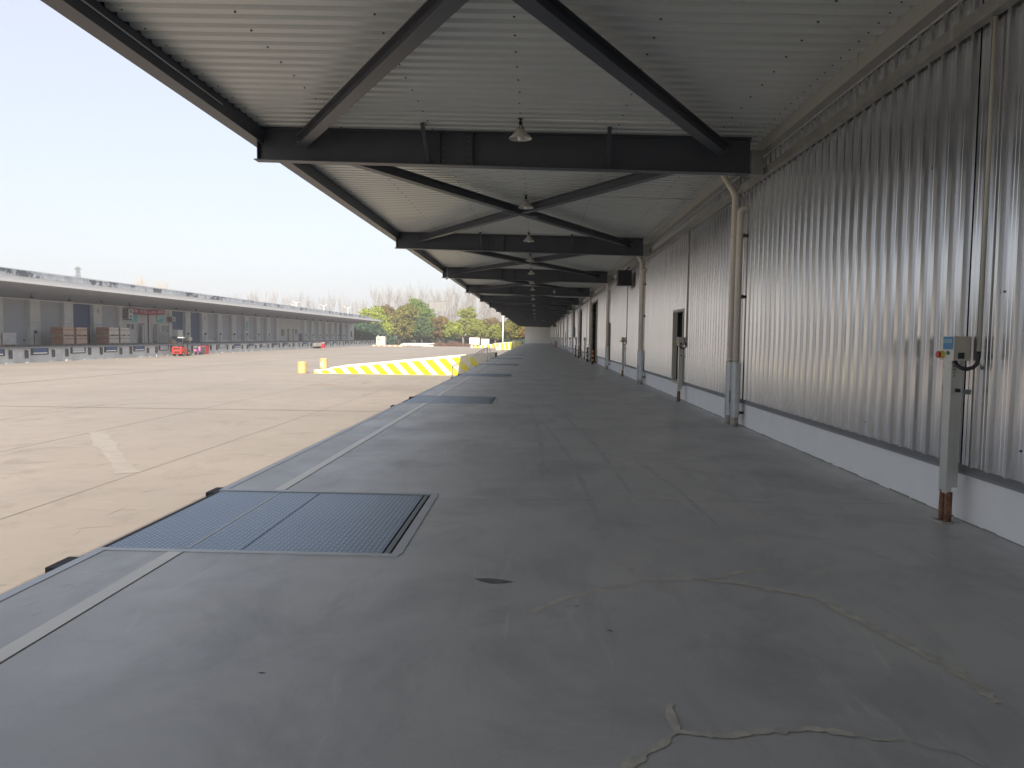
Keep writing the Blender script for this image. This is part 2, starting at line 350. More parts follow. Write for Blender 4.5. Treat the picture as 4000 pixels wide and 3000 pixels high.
def dense(pts, k=6, jit=0., rnd=R):
    out = []
    for a, b in zip(pts, pts[1:]):
        for i in range(k):
            t = i/k; out.append((a[0]+(b[0]-a[0])*t+rnd.uniform(-jit, jit), a[1]+(b[1]-a[1])*t+rnd.uniform(-jit, jit)))
    out.append(pts[-1]); return out
for pts, wd, mt in [([(-43.5, 26.45), (-5.5, 27.12), (-3.1, 27.15)], .07, 'joint_dark'), ([(-38, 53.4), (-26, 55.3), (-3.5, 55.5)], .05, 'joint_dark'),
                    ([(-26.9, 20), (-26.7, 56), (-25.6, 105), (-23.2, 150), (-22, 200)], .11, 'joint_dark')]:
    m_ = MB(); strip(m_, dense(pts, 12, .01), wd, YG+.004, .25); m_.build('expansion_joint', mt, yard)
for x in (-7.64, -11.92, -16.2, -31.2, -36):
    m_ = MB(); strip(m_, dense([(x, -20), (x, 220)], 120, .012), .022 if x > -13 else .018, YG+.004, .4); m_.build('saw_cut_joint', 'joint_thin', yard)
for y in (-1, 83, 111, 139, 167):
    m_ = MB(); strip(m_, dense([(-43.5, y), (-3.1, y)], 20, .01), .03, YG+.0035, .3); m_.build('saw_cut_joint', 'joint_thin', yard)
# faded painted marks
for pts, wd in [([(-11.9, 20.4), (-7.8, 14.4)], .42), ([(-22.6, 32.3), (-21.0, 32.9)], .2), ([(-12.0, 40), (-11.3, 40.6)], .35), ([(-14.2, 36.5), (-13.6, 36.8)], .15)]:
    m_ = MB(); strip(m_, dense(pts, 14, .03), wd, YG+.005, .35); m_.build('faded_marking', 'faded_paint', yard)
# tyre marks
for cx, cy, r, a0, a1 in [(-8.5, 36, 5.2, 20, 115), (-8.3, 36, 3.6, 10, 130), (-12, 44, 2.6, -30, 60), (-13, 43, 3.4, -40, 50), (-14, 34, 9, 60, 120), (-10, 25, 7, 100, 175), (-9.2, 33, 6.6, 30, 100), (-18, 40, 7, 10, 60)]:
    m_ = MB(); pts = [(cx+r*math.cos(math.radians(a0+(a1-a0)*i/24)), cy+r*.75*math.sin(math.radians(a0+(a1-a0)*i/24))) for i in range(25)]
    strip(m_, pts, .12, YG+.003, .5); m_.build('tyre_mark', 'tyre_mark', yard)
m_ = MB(); strip(m_, dense([(-12.3, 41.2), (-10.6, 41.4)], 8, .02), .3, YG+.006, .5); m_.build('rust_stain', 'rust_stain', yard)
# pale scrape marks
m_ = MB(); rr = random.Random(3)
for i in range(420):
    y = rr.uniform(7, 60); x = -3.3-y*rr.uniform(.16, .75); a = rr.choice((.35, .9, 1.25, 2.2))+rr.uniform(-.3, .3); l = rr.uniform(.1, .8)*(.4+y/50)
    strip(m_, dense([(x, y), (x+l*math.cos(a), y+l*math.sin(a))], 3, .012), rr.uniform(.006, .028), YG+.0045, .6, rr)
m_.build('scrape_marks', 'faded_paint', yard, kind='stuff')

# ================================================================== SETTING: loading platform
pf = MB(); XE = -3.01; XB = -.92
LV = [5.23+12*k for k in range(-3, 17)]            # leveller openings
pf.add([(XB, Y0, 0), (3.66, Y0, 0), (3.66, Y1, 0), (XB, Y1, 0)], [(0, 1, 2, 3)])
ys = [Y0]+sum([[y-.03, y+2.0] for y in LV], [])+[Y1]
for a, b in zip(ys[0::2], ys[1::2]):
    pf.add([(XE, a, 0), (XB, a, 0), (XB, b, 0), (XE, b, 0)], [(0, 1, 2, 3)])
    pf.add([(XE, a, 0), (XE, b, 0), (XE, b, YG), (XE, a, YG)], [(0, 1, 2, 3)], 1)
for y in LV:
    a, b = y-.03, y+2.0; d = -.45
    pf.add([(XE, a, d), (XE, b, d), (XE, b, YG), (XE, a, YG)], [(0, 1, 2, 3)], 1)
    pf.add([(XE, a, d), (XB, a, d), (XB, b, d), (XE, b, d)], [(0, 1, 2, 3)], 1)
    pf.add([(XE, a, d), (XE, a, 0), (XB, a, 0), (XB, a, d)], [(0, 1, 2, 3)], 1)
    pf.add([(XE, b, d), (XB, b, d), (XB, b, 0), (XE, b, 0)], [(0, 1, 2, 3)], 1)
    pf.add([(XB, a, d), (XB, a, 0), (XB, b, 0), (XB, b, d)], [(0, 1, 2, 3)], 1)
platform = pf.build('loading_platform', ['platform_concrete', 'platform_face'], kind='structure')
for a, b in zip(ys[0::2], ys[1::2]):
    MB().box(XE-.012, XE+.055, a, b, -.1, .004).build('edge_angle', 'trim_steel', platform)
    if b > -5:
        MB().box(-2.508, -2.408, a+.04 if a > 30 else a+.005, b-.04 if a > 30 else b-.005, .0005, .0035).build('painted_line', 'line_cream' if a < 26 else 'line_worn', platform)
        MB().box(-2.402, -2.3985, a, b, .0005, .0012).build('line_edge', 'black_rubber' if a < 20 else 'line_worn', platform)
# crack repairs
CR = dict(a=([(-.03, 4.13), (.17, 4.37), (.36, 4.52), (.64, 4.68), (.7, 4.78), (.99, 4.81), (1.14, 4.77), (1.29, 4.73), (1.42, 4.64), (1.55, 4.56), (1.67, 4.48)], .055),
          b=([(.48, 5.17), (.61, 5.08), (.7, 4.78)], .03), c=([(1.15, 4.8), (1.35, 4.97), (1.54, 5.04)], .04),
          d=([(1.665, 4.475), (1.73, 4.27), (1.79, 4.08), (1.84, 3.9), (1.9, 3.69), (1.95, 3.55), (1.96, 3.37), (1.95, 3.2)], .062),
          e=([(.57, 3.12), (.56, 2.89), (.48, 2.78), (.35, 2.65), (.2, 2.5)], .036),
          f=([(.56, 2.89), (.65, 2.87), (.74, 2.87), (.91, 2.91), (1.09, 2.94), (1.24, 2.9)], .04),
          g=([(1.24, 2.9), (1.36, 2.86), (1.4, 2.89), (1.49, 2.82), (1.58, 2.79), (1.62, 2.7)], .01),
          h=([(1.0, 4.8), (1.3, 4.7), (1.67, 4.48)], .012))
rc = random.Random(11)
for ci, (k, (pts, wd)) in enumerate(CR.items()):
    m_ = MB(); strip(m_, dense(pts, 6, .005, rc), wd, .0010+.0005*ci, .6, rc); m_.build('crack_repair', 'crack_repair', platform)
m_ = MB(); strip(m_, [(-.36, 4.70), (-.30, 4.68), (-.24, 4.66), (-.18, 4.655), (-.12, 4.66)], [.01, .075, .1, .07, .01], .0016); m_.build('dark_stain', 'dark_stain', platform)
for x, y, s_ in [(-1.2, 3.3, .02), (.4, 3.9, .015), (.25, 4.25, .02), (-.9, 6.1, .02)]:
    m_ = MB(); strip(m_, [(x-s_, y), (x, y+.004), (x+s_, y)], [.002, .014, .002], .0016); m_.build('dark_stain', 'dark_stain', platform)
m_ = MB(); strip(m_, dense([(-.9, 7.0), (1.0, 7.15), (3.4, 7.2)], 20, .004), .006, .0012, .4); m_.build('control_joint', 'dark_stain', platform)
for k_, (x0, y0, x1, y1, wd) in enumerate([(.55, 6.2, .2, 13, .05), (.95, 7.4, .6, 14.5, .045), (.1, 8.2, -.1, 16, .05), (1.5, 5.8, 1.25, 9.5, .04)]):
    m_ = MB(); strip(m_, dense([(x0, y0), ((x0+x1)/2+.08, (y0+y1)/2), (x1, y1)], 16, .008, rc), wd, .0006+.0002*k_, .7, rc); m_.build('tyre_mark', 'floor_scuff', platform)
# faint pale wear streaks by the edge
m_ = MB()
for i in range(10): 
    x = -2.62-rc.uniform(0, .25); y = 3.4+i*.17+rc.uniform(-.05, .05); strip(m_, dense([(x, y), (x+.05, y+.045)], 3, .006), .010, .0014, .9, rc)
m_.build('pale_scuffs', 'line_cream', platform, kind='stuff')

# ================================================================== dock levellers
def make_leveler():
    t = thing('dock_leveler', 'x', 'dock leveller')
    MB().box(-2.985, -2.04, 0, 1.96, -.02, -.002).build('lip_plate', 'chequer_plate', t)
    MB().box(-2.03, -1.05, 0, 1.96, -.02, -.002).build('deck_plate', 'chequer_plate', t)
    MB().box(-3.0, -.93, -.005, 1.965, -.03, -.024).build('underframe', 'black_gap', t)
    MB().box(-1.035, -.998, 0, 1.955, -.02, -.003).build('rear_channel', 'ledge_grey', t)
    MB().box(-3.03, -2.99, .005, 1.955, -.35, -.004).build('front_lip', 'black_rubber', t)
    f = MB(); f.box(-3.0, -.92, -.09, -.028, -.01, .0055); f.box(-3.0, -.92, 1.985, 2.055, -.01, .0055); f.box(-.975, -.905, -.028, 1.985, -.01, .005)
    f.build('frame', 'trim_steel', t)
    MB().box(-2.425, -2.413, .01, 1.95, -.0019, .0003).build('chalk_line', 'line_cream', t)
    for y in (-.36, 2.10):
        b = MB(); b.box(-3.20, -3.024, y, y+.26, -.42, -.045); bb = b.build('bumper', 'black_rubber', t)
        MB().box(-3.206, -3.2005, y+.08, y+.12, -.30, -.12).build('bumper_bolt', 'galvanised', bb)
    return t
lv0 = make_leveler()
names_lv = {0: 'nearest dock leveller, chequered blue grey steel plate with pale frame in the platform edge',
            1: 'second dock leveller from the viewer, beside the second pair of black bumpers',
            2: 'third dock leveller, at the near foot of the yard stair railing',
            3: 'fourth dock leveller, reading as a dark strip just past the stair railing'}
first = True
for k, y in enumerate(LV[3:]):
    o = lv0 if first else copy_tree(lv0); first = False
    o.location = (0, y, 0)
    o['label'] = names_lv.get(k, f'{ORD[k]} dock leveller from the viewer, a thin dark strip far along the platform edge')
    o['group'] = 'dock levellers along the platform edge' if k < 4 else 'distant dock levellers along the platform edge'

# ================================================================== right warehouse with ribbed wall
wh = thing('warehouse', 'long warehouse on the right with ribbed silver metal wall above a white plinth', 'building', (0, 0, 0))
XW = 3.62; PIT = .2405
HATCH = [(18.95, 20.3), (37.35, 38.9), (75.2, 76.8), (93.8, 95.3), (112.6, 114.1), (131.2, 132.7)]      # small wall doors
DOORS = [(45.7, 50.5), (61.1, 66.0)]
def zlow(y):
    for a, b in HATCH:
        if a-.05 < y < b+.05: return 2.22
    for a, b in DOORS:
        if a-.05 < y < b+.05: return 3.74
    return .48
def rib_panel(ya, yb, z1=4.46):
    m_ = MB()
    n = max(1, round((yb-ya)/PIT)); p = (yb-ya)/n
    for i in range(n):
        y = ya+i*p
        prof = [(y, 0), (y+.040, 0), (y+.050, -.034), (y+.080, -.034), (y+.090, 0), (y+.135, 0), (y+.139, -.004), (y+.147, -.004), (y+.151, 0),
                (y+.186, 0), (y+.190, -.004), (y+.198, -.004), (y+.202, 0), (y+p, 0)]
        z0 = zlow(y+.06)
        vs_ = [(XW+d, yy, z) for z in (z0, z1) for yy, d in prof]; k = len(prof)
        m_.add(vs_, [(j+1, j, k+j, k+j+1) for j in range(k-1)])
        j0 = 2  # close the rib bottom
        m_.add([(XW+prof[q][1], prof[q][0], z0) for q in (1, 2, 3, 4)], [(0, 1, 2, 3)])
    return m_
SEAMS = [6.60-12.2*4+12.2*k for k in range(0, 21)]
SEAMS = [max(Y0, s) for s in SEAMS if s > Y0-1]+[Y1]
SEAMS = [Y0]+[s for s in SEAMS if s > Y0+.5 and s < Y1-1]+[Y1]
for a, b in zip(SEAMS, SEAMS[1:]):
    cuts = [(max(a, p), min(b, q)) for p, q in HATCH+DOORS if p < b and q > a]
    rib_panel(a+.012, b-.012).build('wall_panel', 'wall_metal', wh)
# solid wall behind
bk = MB(); prev = Y0
for p, q, zb, zt in sorted([(p, q, .46, 2.19) for p, q in HATCH]+[(p, q, 0, 3.71) for p, q in DOORS]):
    bk.box(3.68, 3.9, prev, p, 0, 6.6); bk.box(3.68, 3.9, p, q, zt, 6.6)
    if zb > .1: bk.box(3.68, 3.9, p, q, 0, zb)
    prev = q
bk.box(3.68, 3.9, prev, Y1, 0, 6.6); bk.build('wall_core', 'black_gap', wh)
MB().box(3.9, 32, Y0, Y1, 6.3, 6.6).build('roof', 'roof_top', wh)
MB().box(31.8, 32, Y0, Y1, -1.2, 6.6).build('far_wall', 'plinth_white', wh)
# plinth and ledge between openings
prev = Y0
for p, q in DOORS+[(Y1, Y1)]:
    pl = MB(); n = max(2, int((p-prev)/.5))
    # slightly uneven foot line
    for i in range(n):
        a, b = prev+(p-prev)*i/n, prev+(p-prev)*(i+1)/n
        pl.box(3.637, 3.679, a, b, -.0, .405)
    ft = MB()
    yy = prev
    while yy < min(p, 60):
        l = rc.uniform(.05, .3); ft.box(3.637-rc.uniform(.004, .014), 3.637, yy, yy+l, 0, rc.uniform(.004, .018)); yy += l
    if ft.v: ft.build('plinth_foot', 'platform_face', wh, kind='stuff')
    pl.build('plinth', 'plinth_white', wh)
    lg = MB(); lg.prism([(3.592, .408), (3.679, .408), (3.679, .476), (3.63, .476), (3.592, .43)], 'y', prev, p); lg.build('base_flashing', 'ledge_grey', wh)
    prev = q
# eave gutter box : 6 m pieces
yy = Y0; k = 0; cuts = [y for y in [8.7-6.1*9+6.1*i for i in range(0, 45)] if Y0 < y < Y1]
for a, b in zip([Y0]+cuts, cuts+[Y1]):
    MB().box(3.46, 3.60, a+.006, b-.006, 4.44, 4.78).build('eave_gutter', 'gutter_sheet', wh)
    MB().box(3.585, 3.603, a+.006, b-.006, 4.425, 4.4395).build('gutter_lip', 'trim_steel', wh)
# surface cable tray
ty = -5.17
while ty < Y1-.5:
    L_ = 2.0 if ty < 60 else 12.
    e = min(ty+L_, Y1)
    MB().box(3.50, 3.588, ty+.004, e-.004, 4.075, 4.19).build('cable_tray', 'tray_steel', wh)
    MB().box(3.498, 3.52, ty-.01, ty+.03, 4.073, 4.192).build('tray_joint', 'gutter_sheet', wh)
    ty = e
# wall doors (hatches)
for i, (a, b) in enumerate(HATCH):
    fr = MB()
    fr.box(3.565, 3.69, a-.05, a, .44, 2.2); fr.box(3.565, 3.69, b, b+.05, .44, 2.2); fr.box(3.565, 3.69, a-.05, b+.05, 2.2, 2.26); fr.box(3.56, 3.80, a-.07, b+.07, .385, .44)
    fr.build('door_frame', 'frame_putty', wh)
    mid = a+(b-a)*.52
    MB().box(3.80, 3.83, mid+.12, b, .45, 2.19).build('door_leaf_or_shade', 'door_grey', wh)
    MB().box(3.84, 3.87, a, b, .45, 2.19).build('door_leaf_or_shade', 'gap_shade', wh)  # dark sheet behind the leaves paints the shade in the open gap
    MB().box(3.79, 3.82, a, a+.5, .45, 2.05).build('door_leaf_or_shade', 'door_grey', wh)
# large dock doors with shutter and jambs
for a, b in DOORS:
    MB().box(3.86, 3.89, a, b, 0, 3.71).build('roller_shutter', 'shutter_beige', wh)
    sl = MB()
    for j in range(30): sl.box(3.845, 3.86, a, b, .06+j*.122, .06+j*.122+.02)
    sl.build('shutter_slats', 'shutter_beige', wh, kind='stuff')
    jm = MB(); jm.box(3.575, 3.86, a-.08, a, 0, 3.8); jm.box(3.575, 3.86, b, b+.08, 0, 3.8); jm.box(3.575, 3.86, a, b, 3.71, 3.8); jm.build('door_frame', 'shutter_beige', wh)
# end wall
ew = MB(); ew.box(-2.62, 3.62, Y1, Y1+.3, -1.2, 4.8); ew.build('end_wall', 'end_wall', wh)
MB().box(-3.0, -2.62, Y1-.02, Y1+.28, -1.2, 4.8).build('corner_column', 'white_cap', wh)
# wall screws scattered on the near panels
m_ = MB()
for (x, y, z) in [(0, 9.35, 2.4), (0, 10.55, 2.4), (0, 11.8, 2.4), (0, 7.3, 3.1), (0, 6.9, 2.2), (0, 8.5, .62), (0, 10.0, .6), (0, 12.0, .6), (0, 6.1, 1.9), (0, 5.8, .7), (0, 7.9, 3.3), (0, 14.9, 3.3), (0, 16.5, 3.2)]:
    m_.box(XW-.006, XW+.001, y, y+.016, z, z+.016)
m_.build('wall_screws', 'black_rubber', wh, kind='stuff')
MB().box(XW-.003, XW-.001, 7.63, 7.71, 1.33, 1.44).build('wall_sticker', 'sticker_white', wh)
m_ = MB()
for i in range(5):
    a = [(XW-.002, 7.60+.05*i % .07, 1.56+.035*i), (XW-.002, 7.66-.03*i % .05, 1.59+.035*i)]
    m_.bar(a[0], a[1], .004, .002)
m_.build('marker_scrawl', 'text_dark', wh)

# ================================================================== canopy
cn = thing('canopy', 'long steel canopy with dark grey beams and pale ribbed soffit over the platform', 'canopy', (0, 0, 0))
def zt(x): return 4.745-.0165*(x+4.35)      # top of beams
def zb(x): return 4.240-.0215*(x+4.45)      # underside of beams
XL, XR = -4.43, 3.27
def beam_mesh():
    m_ = MB(); t = .014
    def slab(x0, x1, y0, y1, f0, f1):
        vs_ = [(x, y, f(x)) for f in (f0, f1) for x, y in ((x0, y0), (x1, y0), (x1, y1), (x0, y1))]
        m_.add(vs_, [(0, 3, 2, 1), (4, 5, 6, 7), (0, 1, 5, 4), (1, 2, 6, 5), (2, 3, 7, 6), (3, 0, 4, 7)])
    slab(XL-.05, XR, -.1, .1, zb, lambda x: zb(x)+t)
    slab(XL, XR, -.1, .1, lambda x: zt(x)-t, zt)
    slab(XL, XR, -.006, .006, lambda x: zb(x)+t, lambda x: zt(x)-t)
    return m_.mesh('beam', 'dark_steel')
bme = beam_mesh()
end_me = MB().box(XL, XL+.012, -.1, .1, zb(XL)+.014, zt(XL)-.014).mesh('end_plate', 'dark_steel')
sti = []
for x in (-1.56, -1.05):
    sti.append(MB().box(x, x+.012, -.098, -.007, zb(x)+.014, zt(x)-.014).mesh('stiffener', 'dark_steel'))
knee = []
for x in (-1.74, 1.07):
    knee.append(MB().bar((x, -.52, zt(x)+.0), (x+.03, -.06, zb(x)+.03), .06, .012, up=(1, 0, 0)).bar((x-.03, -.52, zt(x)+.0), (x, -.06, zb(x)+.03), .012, .05, up=(1, 0, 0)).mesh('knee_brace', 'dark_steel'))
bl = MB()
for x, y in ((-3.75, -.022), (2.85, -.022)):
    for dx, dz in ((-.05, -.2), (.05, -.2), (-.05, -.26), (.05, -.26)): bl.tube([(x+dx, y, zt(x)+dz), (x+dx, y-.012, zt(x)+dz)], .011, 6, smooth=False)
for x in (-1.30,):
    for dx in (-.2, .2):
        for dz in (-.06, -.14, -.24, -.34, -.44): bl.tube([(x+dx, -.006, zt(x)+dz), (x+dx, -.018, zt(x)+dz)], .010, 6, smooth=False)
for x in (-1.71, 1.10):
    bl.tube([(x, -.5, zt(x)-.03), (x-.03, -.5, zt(x)-.03)], .012, 6, smooth=False)
bolts = bl.mesh('bolts', 'tray_steel')
lug = MB().box(XR, 3.455, -.09, .09, 4.06, 4.43).mesh('wall_bracket', 'tray_steel')
gus = []
for x, s_ in ((-3.75, 1), (2.85, -1)):
    gus.append(MB().prism([(x-.13, zt(x)-.15), (x+.13, zt(x)-.15), (x+.10, zt(x)-.32), (x-.06, zt(x)-.30)], 'y', -.02, -.007).mesh('gusset', 'dark_steel'))
YB = [.25+12*k for k in range(-3, 17)]
for y in YB:
    b = inst('beam', bme, cn, loc=(0, y, 0))
    inst('end_plate', end_me, b)
    for s_ in sti: inst('stiffener', s_, b)
    for s_ in knee: inst('knee_brace', s_, b)
    for s_ in gus: inst('gusset', s_, b)
    inst('wall_bracket', lug, b)
    inst('bolts', bolts, b, kind='stuff')
# diagonal braces: U shaped, web up
def brace(xa, ya, xb, yb, dz=0):
    m_ = MB(); za, zb_ = (zt(xa)-.22+dz), (zt(xb)-.22+dz)
    a, b = Vector((xa, ya, za)), Vector((xb, yb, zb_))
    d = (b-a).normalized(); r = d.cross(Vector((0, 0, 1))).normalized()
    m_.bar(a-Vector((0, 0, .078)), b-Vector((0, 0, .078)), .17, .010); m_.bar(a+Vector((0, 0, .078)), b+Vector((0, 0, .078)), .17, .010)
    m_.bar(a, b, .010, .146)
    return m_
def full_brace(y0, y1):
    out = []
    out.append(brace(-3.72, y0+.12, 2.86, y1-.12))
    xm, ym = -.43, (y0+y1)/2
    f_ = lambda t: (2.86+(-3.72-2.86)*t, y0+.12+(y1-y0-.24)*t)
    a, b = f_(0), f_(.4865); out.append(brace(*a, *b)); a, b = f_(.5135), f_(1); out.append(brace(*a, *b))
    pl = MB(); pl.bar((xm-.42, ym-.38-.0, zt(xm)-.309), (xm+.42, ym+.38, zt(xm)-.309), .2, .008)
    for s_ in (-1, 1):
        for q in (-.04, .04): pl.box(xm+s_*.2+q-.012, xm+s_*.2+q+.012, ym+s_*.17-.012, ym+s_*.17+.012, zt(xm)-.328, zt(xm)-.313)
    return out, pl
bo, bpl = full_brace(0, 12); bm = [b.mesh('diagonal_brace', 'dark_steel') for b in bo]; bp_ = bpl.mesh('brace_plate', 'dark_steel')
for y in YB[:-1]:
    for b in bm: inst('diagonal_brace', b, cn, loc=(0, y, 0))
    inst('brace_plate', bp_, cn, loc=(0, y, 0))
# soffit sheets with ribs across
CP = 12/51.
def soffit_mesh():
    m_ = MB(); x0, x1 = -4.36, 3.458
    pr = []
    for i in range(51):
        y = i*CP; pr += [(y, .002), (y+.115, .002), (y+.130, .040), (y+.215, .040)]
    pr.append((12, .002)); n = len(pr)
    m_.add([(x0, y, zt(x0)+h) for y, h in pr]+[(x1, y, zt(x1)+h) for y, h in pr], [(i, n+i, n+i+1, i+1) for i in range(n-1)])
    return m_.mesh('soffit_sheet', 'ceiling_sheet')
sme = soffit_mesh()
sm_ = MB()
for i in range(0, 51, 2):
    for x in (-3.07, -1.66, -.27, 1.18, 2.71):
        y = i*CP+.05+R.uniform(-.004, .004); xx = x+R.uniform(-.008, .008); z = zt(xx)+.002
        sm_.lathe([(.0001, -.010), (.012, -.010), (.012, 0)], (xx, y, z), 6, smooth=False)
for i in range(51):
    xx = 3.30; sm_.lathe([(.0001, -.008), (.010, -.008), (.010, 0)], (xx, i*CP+.05, zt(xx)+.002), 6, smooth=False)
    xx = -4.22; 
    if i % 2 == 0: sm_.lathe([(.0001, -.008), (.010, -.008), (.010, 0)], (xx, i*CP+.05, zt(xx)+.002), 6, smooth=False)
scm = sm_.mesh('soffit_screws', 'black_rubber')
for y in YB[:-1]+[YB[0]-12]:
    s_ = inst('soffit_sheet', sme, cn, loc=(0, y, 0))
    if -1 < y < 50: inst('soffit_screws', scm, s_, kind='stuff')
y = YB[-1]; MB().box(-4.56, 3.46, YB[-1]+.1, Y1, 4.72, 4.76).build('soffit_end', 'ceiling_sheet', cn)
# eave tube, roof skin, thin white conduit along the first bay
for a, b in zip([Y0]+YB, YB+[Y1]):
    MB().box(-4.56, -4.352, a+.002, b-.002, 4.51, 4.738).build('eave_tube', 'dark_steel', cn)
rf = MB(); rf.add([(-4.62, Y0, 5.03), (3.9, Y0, 4.95), (3.9, Y1, 4.95), (-4.62, Y1, 5.03), (-4.62, Y0, 5.0), (3.9, Y0, 4.92), (3.9, Y1, 4.92), (-4.62, Y1, 5.0)],
                  [(0, 1, 2, 3), (7, 6, 5, 4), (0, 3, 7, 4), (1, 5, 6, 2), (0, 4, 5, 1), (3, 2, 6, 7)]); rf.build('roof_skin', 'roof_top', cn)  # unseen sheet above the soffit, added to block light
rf = MB(); rf.box(-4.58, -4.5605, Y0, Y1, 4.74, 5.0); rf.build('roof_edge', 'dark_steel', cn)
MB().tube([(-4.335, -2, 4.63), (-4.335, 10.6, 4.63)], .009, 6).build('conduit', 'white_cap', cn)
for y in (37.5, 49.5): 
    MB().tube([(-4.33, y, 4.62), (-4.33, y+10, 4.62)], .012, 6).build('conduit', 'white_cap', cn)

# ------------------------------------------------------------------ pendant lamps
def make_lamp():
    t = thing('pendant_lamp', 'x', 'lamp')
    s_ = MB(); s_.lathe([(.030, .190), (.048, .182), (.060, .118), (.068, .108), (.160, .022), (.172, .0), (.167, .0), (.155, .020), (.064, .100), (.05, .108)], n=28)
    sh = s_.build('shade', 'lamp_enamel', t)
    v = MB()
    for k in range(8):
        a = 2*PI*k/8; v.bar((.0575*math.cos(a), .0575*math.sin(a), .130), (.0525*math.cos(a), .0525*math.sin(a), .165), .012, .006, up=(math.cos(a), math.sin(a), 0))
    v.build('vent_slots', 'black_plastic', sh)
    MB().lathe([(.0001, -.030), (.022, -.026), (.04, -.01), (.047, .013), (.04, .035), (.024, .055), (.022, .08)], n=18).build('bulb', 'lamp_bulb', t)
    MB().lathe([(.0001, .262), (.02, .258), (.026, .235), (.03, .225), (.024, .195), (.03, .190), (.0001, .190)], n=14).build('socket', 'black_plastic', t)
    MB().tube([(0, 0, .25), (0, 0, .288)], .012, 8).build('stem', 'black_plastic', t)
    MB().box(-.055, .035, -.02, .02, .275, .288).build('ceiling_plate', 'black_plastic', t)
    return t
lamp0 = make_lamp(); first = True
for k in range(24):
    y = 11.42+6*k
    o = lamp0 if first else copy_tree(lamp0); first = False
    x = -.275
    o.location = (x, y, zt(x)-.288+.004)
    o.rotation_euler = (math.radians(R.uniform(-2, 2)), math.radians(R.uniform(-2.5, 2.5)), R.uniform(0, 3))
    lab = {0: 'nearest pendant lamp, white conical shade and bulb hung in front of the first dark beam', 1: 'second pendant lamp, hung above the first crossing of the diagonal braces',
           2: 'third pendant lamp, hung in front of the second dark beam', 3: 'fourth pendant lamp, above the second crossing of the braces', 4: 'fifth pendant lamp, hung in front of the third dark beam'}
    o['label'] = lab.get(k, f'{ORD[k]} pendant lamp from the viewer, tiny cone under the far canopy')
    o['group'] = 'pendant lamps in a row under the canopy' if k < 5 else 'distant pendant lamps under the canopy'
    if k < 10 and (k % 2 == 0 or k < 3):
        c = MB(); n = 3
        c.tube([(x+.05, y, zt(x)-.004), (3.45, y, zt(3.45)-.004)], .009, 8)
        cc = c.build('conduit', 'white_cap', cn)
        for q in (.8, 1.9, 2.9): MB().box(q, q+.012, y-.016, y+.016, zt(q)-.016, zt(q)+.002).build('conduit_clip', 'galvanised', cc)
# security cameras hanging far down the canopy
def seccam(x, y, label):
    t = thing('security_camera', label, 'camera', (x, y, 4.1))
    MB().tube([(0, 0, .6), (0, 0, .12)], .012, 6).build('drop_rod', 'galvanised', t)
    MB().tube([(-.02, -.14, .03), (-.02, .12, .1)], .055, 10).build('housing', 'white_cap', t)
seccam(1.02, 45.0, 'white security camera on a drop rod under the beams right of the lamps')
seccam(-4.1, 35.3, 'white security camera fixed at the outer corner of the third bay')
seccam(-4.1, 47.3, 'white security camera fixed at the outer corner of the fourth bay')
seccam(1.1, 120.0, 'tiny far security camera hanging low under the end of the canopy')

# ================================================================== drainpipes
def make_pipes(small):
    t = thing('drainpipe', 'x', 'drainpipe')
    n = 16
    MB().tube([(-.33, .2, 4.60), (-.02, .2, 4.10), (0, .2, 4.03), (0, .2, 3.93), (0, .2, 0.0)], .056, n).build('pipe', 'pipe_beige', t)
    MB().tube([(.14, -.2, 3.77), (.04, -.2, 3.765), (.0, -.2, 3.72), (-.005, -.2, 3.64), (-.005, -.2, 0.0)], .056, n).build('pipe', 'pipe_beige', t)
    for z in (3.31, 2.26, 1.16):
        for y in (.2, -.2): MB().lathe([(.056, z-.012), (.061, z-.012), (.061, z+.012), (.056, z+.012)], (-.0, y, 0), 16).build('pipe_socket', 'pipe_beige', t)
    for z in (3.31, 2.26, .24):
        MB().box(.0795, .155, -.22, -.18, z-.02, z+.02).box(.05, .08, -.245, -.155, z-.03, z+.03).build('wall_clamp', 'steel_dark2', t)
    # steel guard: half round casings side by side
    g_ = MB(); pr = []
    for cy in (.2, -.2):
        pts = [(.05, cy+.095)]+[(-.075*math.cos(a)+0.0, cy+.09*math.sin(a)) for a in [math.radians(80-160*i/12) for i in range(13)]]+[(.05, cy-.095)]
        o = len(g_.v); k = len(pts)
        vs_ = [(p[0], p[1], z) for z in (.16, 1.12) for p in pts]
        g_.add(vs_, [(j, j+1, k+j+1, k+j) for j in range(k-1)], 0, True)
    g_.build('steel_guard', 'galvanised', t)
    for cy in (.2, -.2): MB().tube([(.0, cy, -.0), (.0, cy, .16)], .068, 14).build('pipe_foot', 'pipe_stub', t)
    w_ = MB()
    for i in range(9): w_.box(-.081, -.0745, -.205+i*.012, -.199+i*.012, .36+R.uniform(0, .2), .42+R.uniform(0, .25))
    w_.build('scratches', 'dark_stain', t, kind='stuff')
    return t
p0 = make_pipes(False); first = True
PL = ['nearest pair of beige drainpipes with galvanised steel guard on the ribbed wall', 'second pair of beige drainpipes, beside the black box under the eave',
      'third pair of beige drainpipes, next to the second small wall door']
for k in range(17):
    y = 13.72+12.15*k
    if k in (3,): y += .2
    o = p0 if first else copy_tree(p0); first = False
    o.location = (3.485, y, 0)
    o['label'] = PL[k] if k < 3 else f'{ORD[k]} beige drainpipe pair from the viewer along the ribbed wall'
    o['group'] = 'drainpipes along the ribbed wall' if k < 3 else 'distant drainpipes along the ribbed wall'

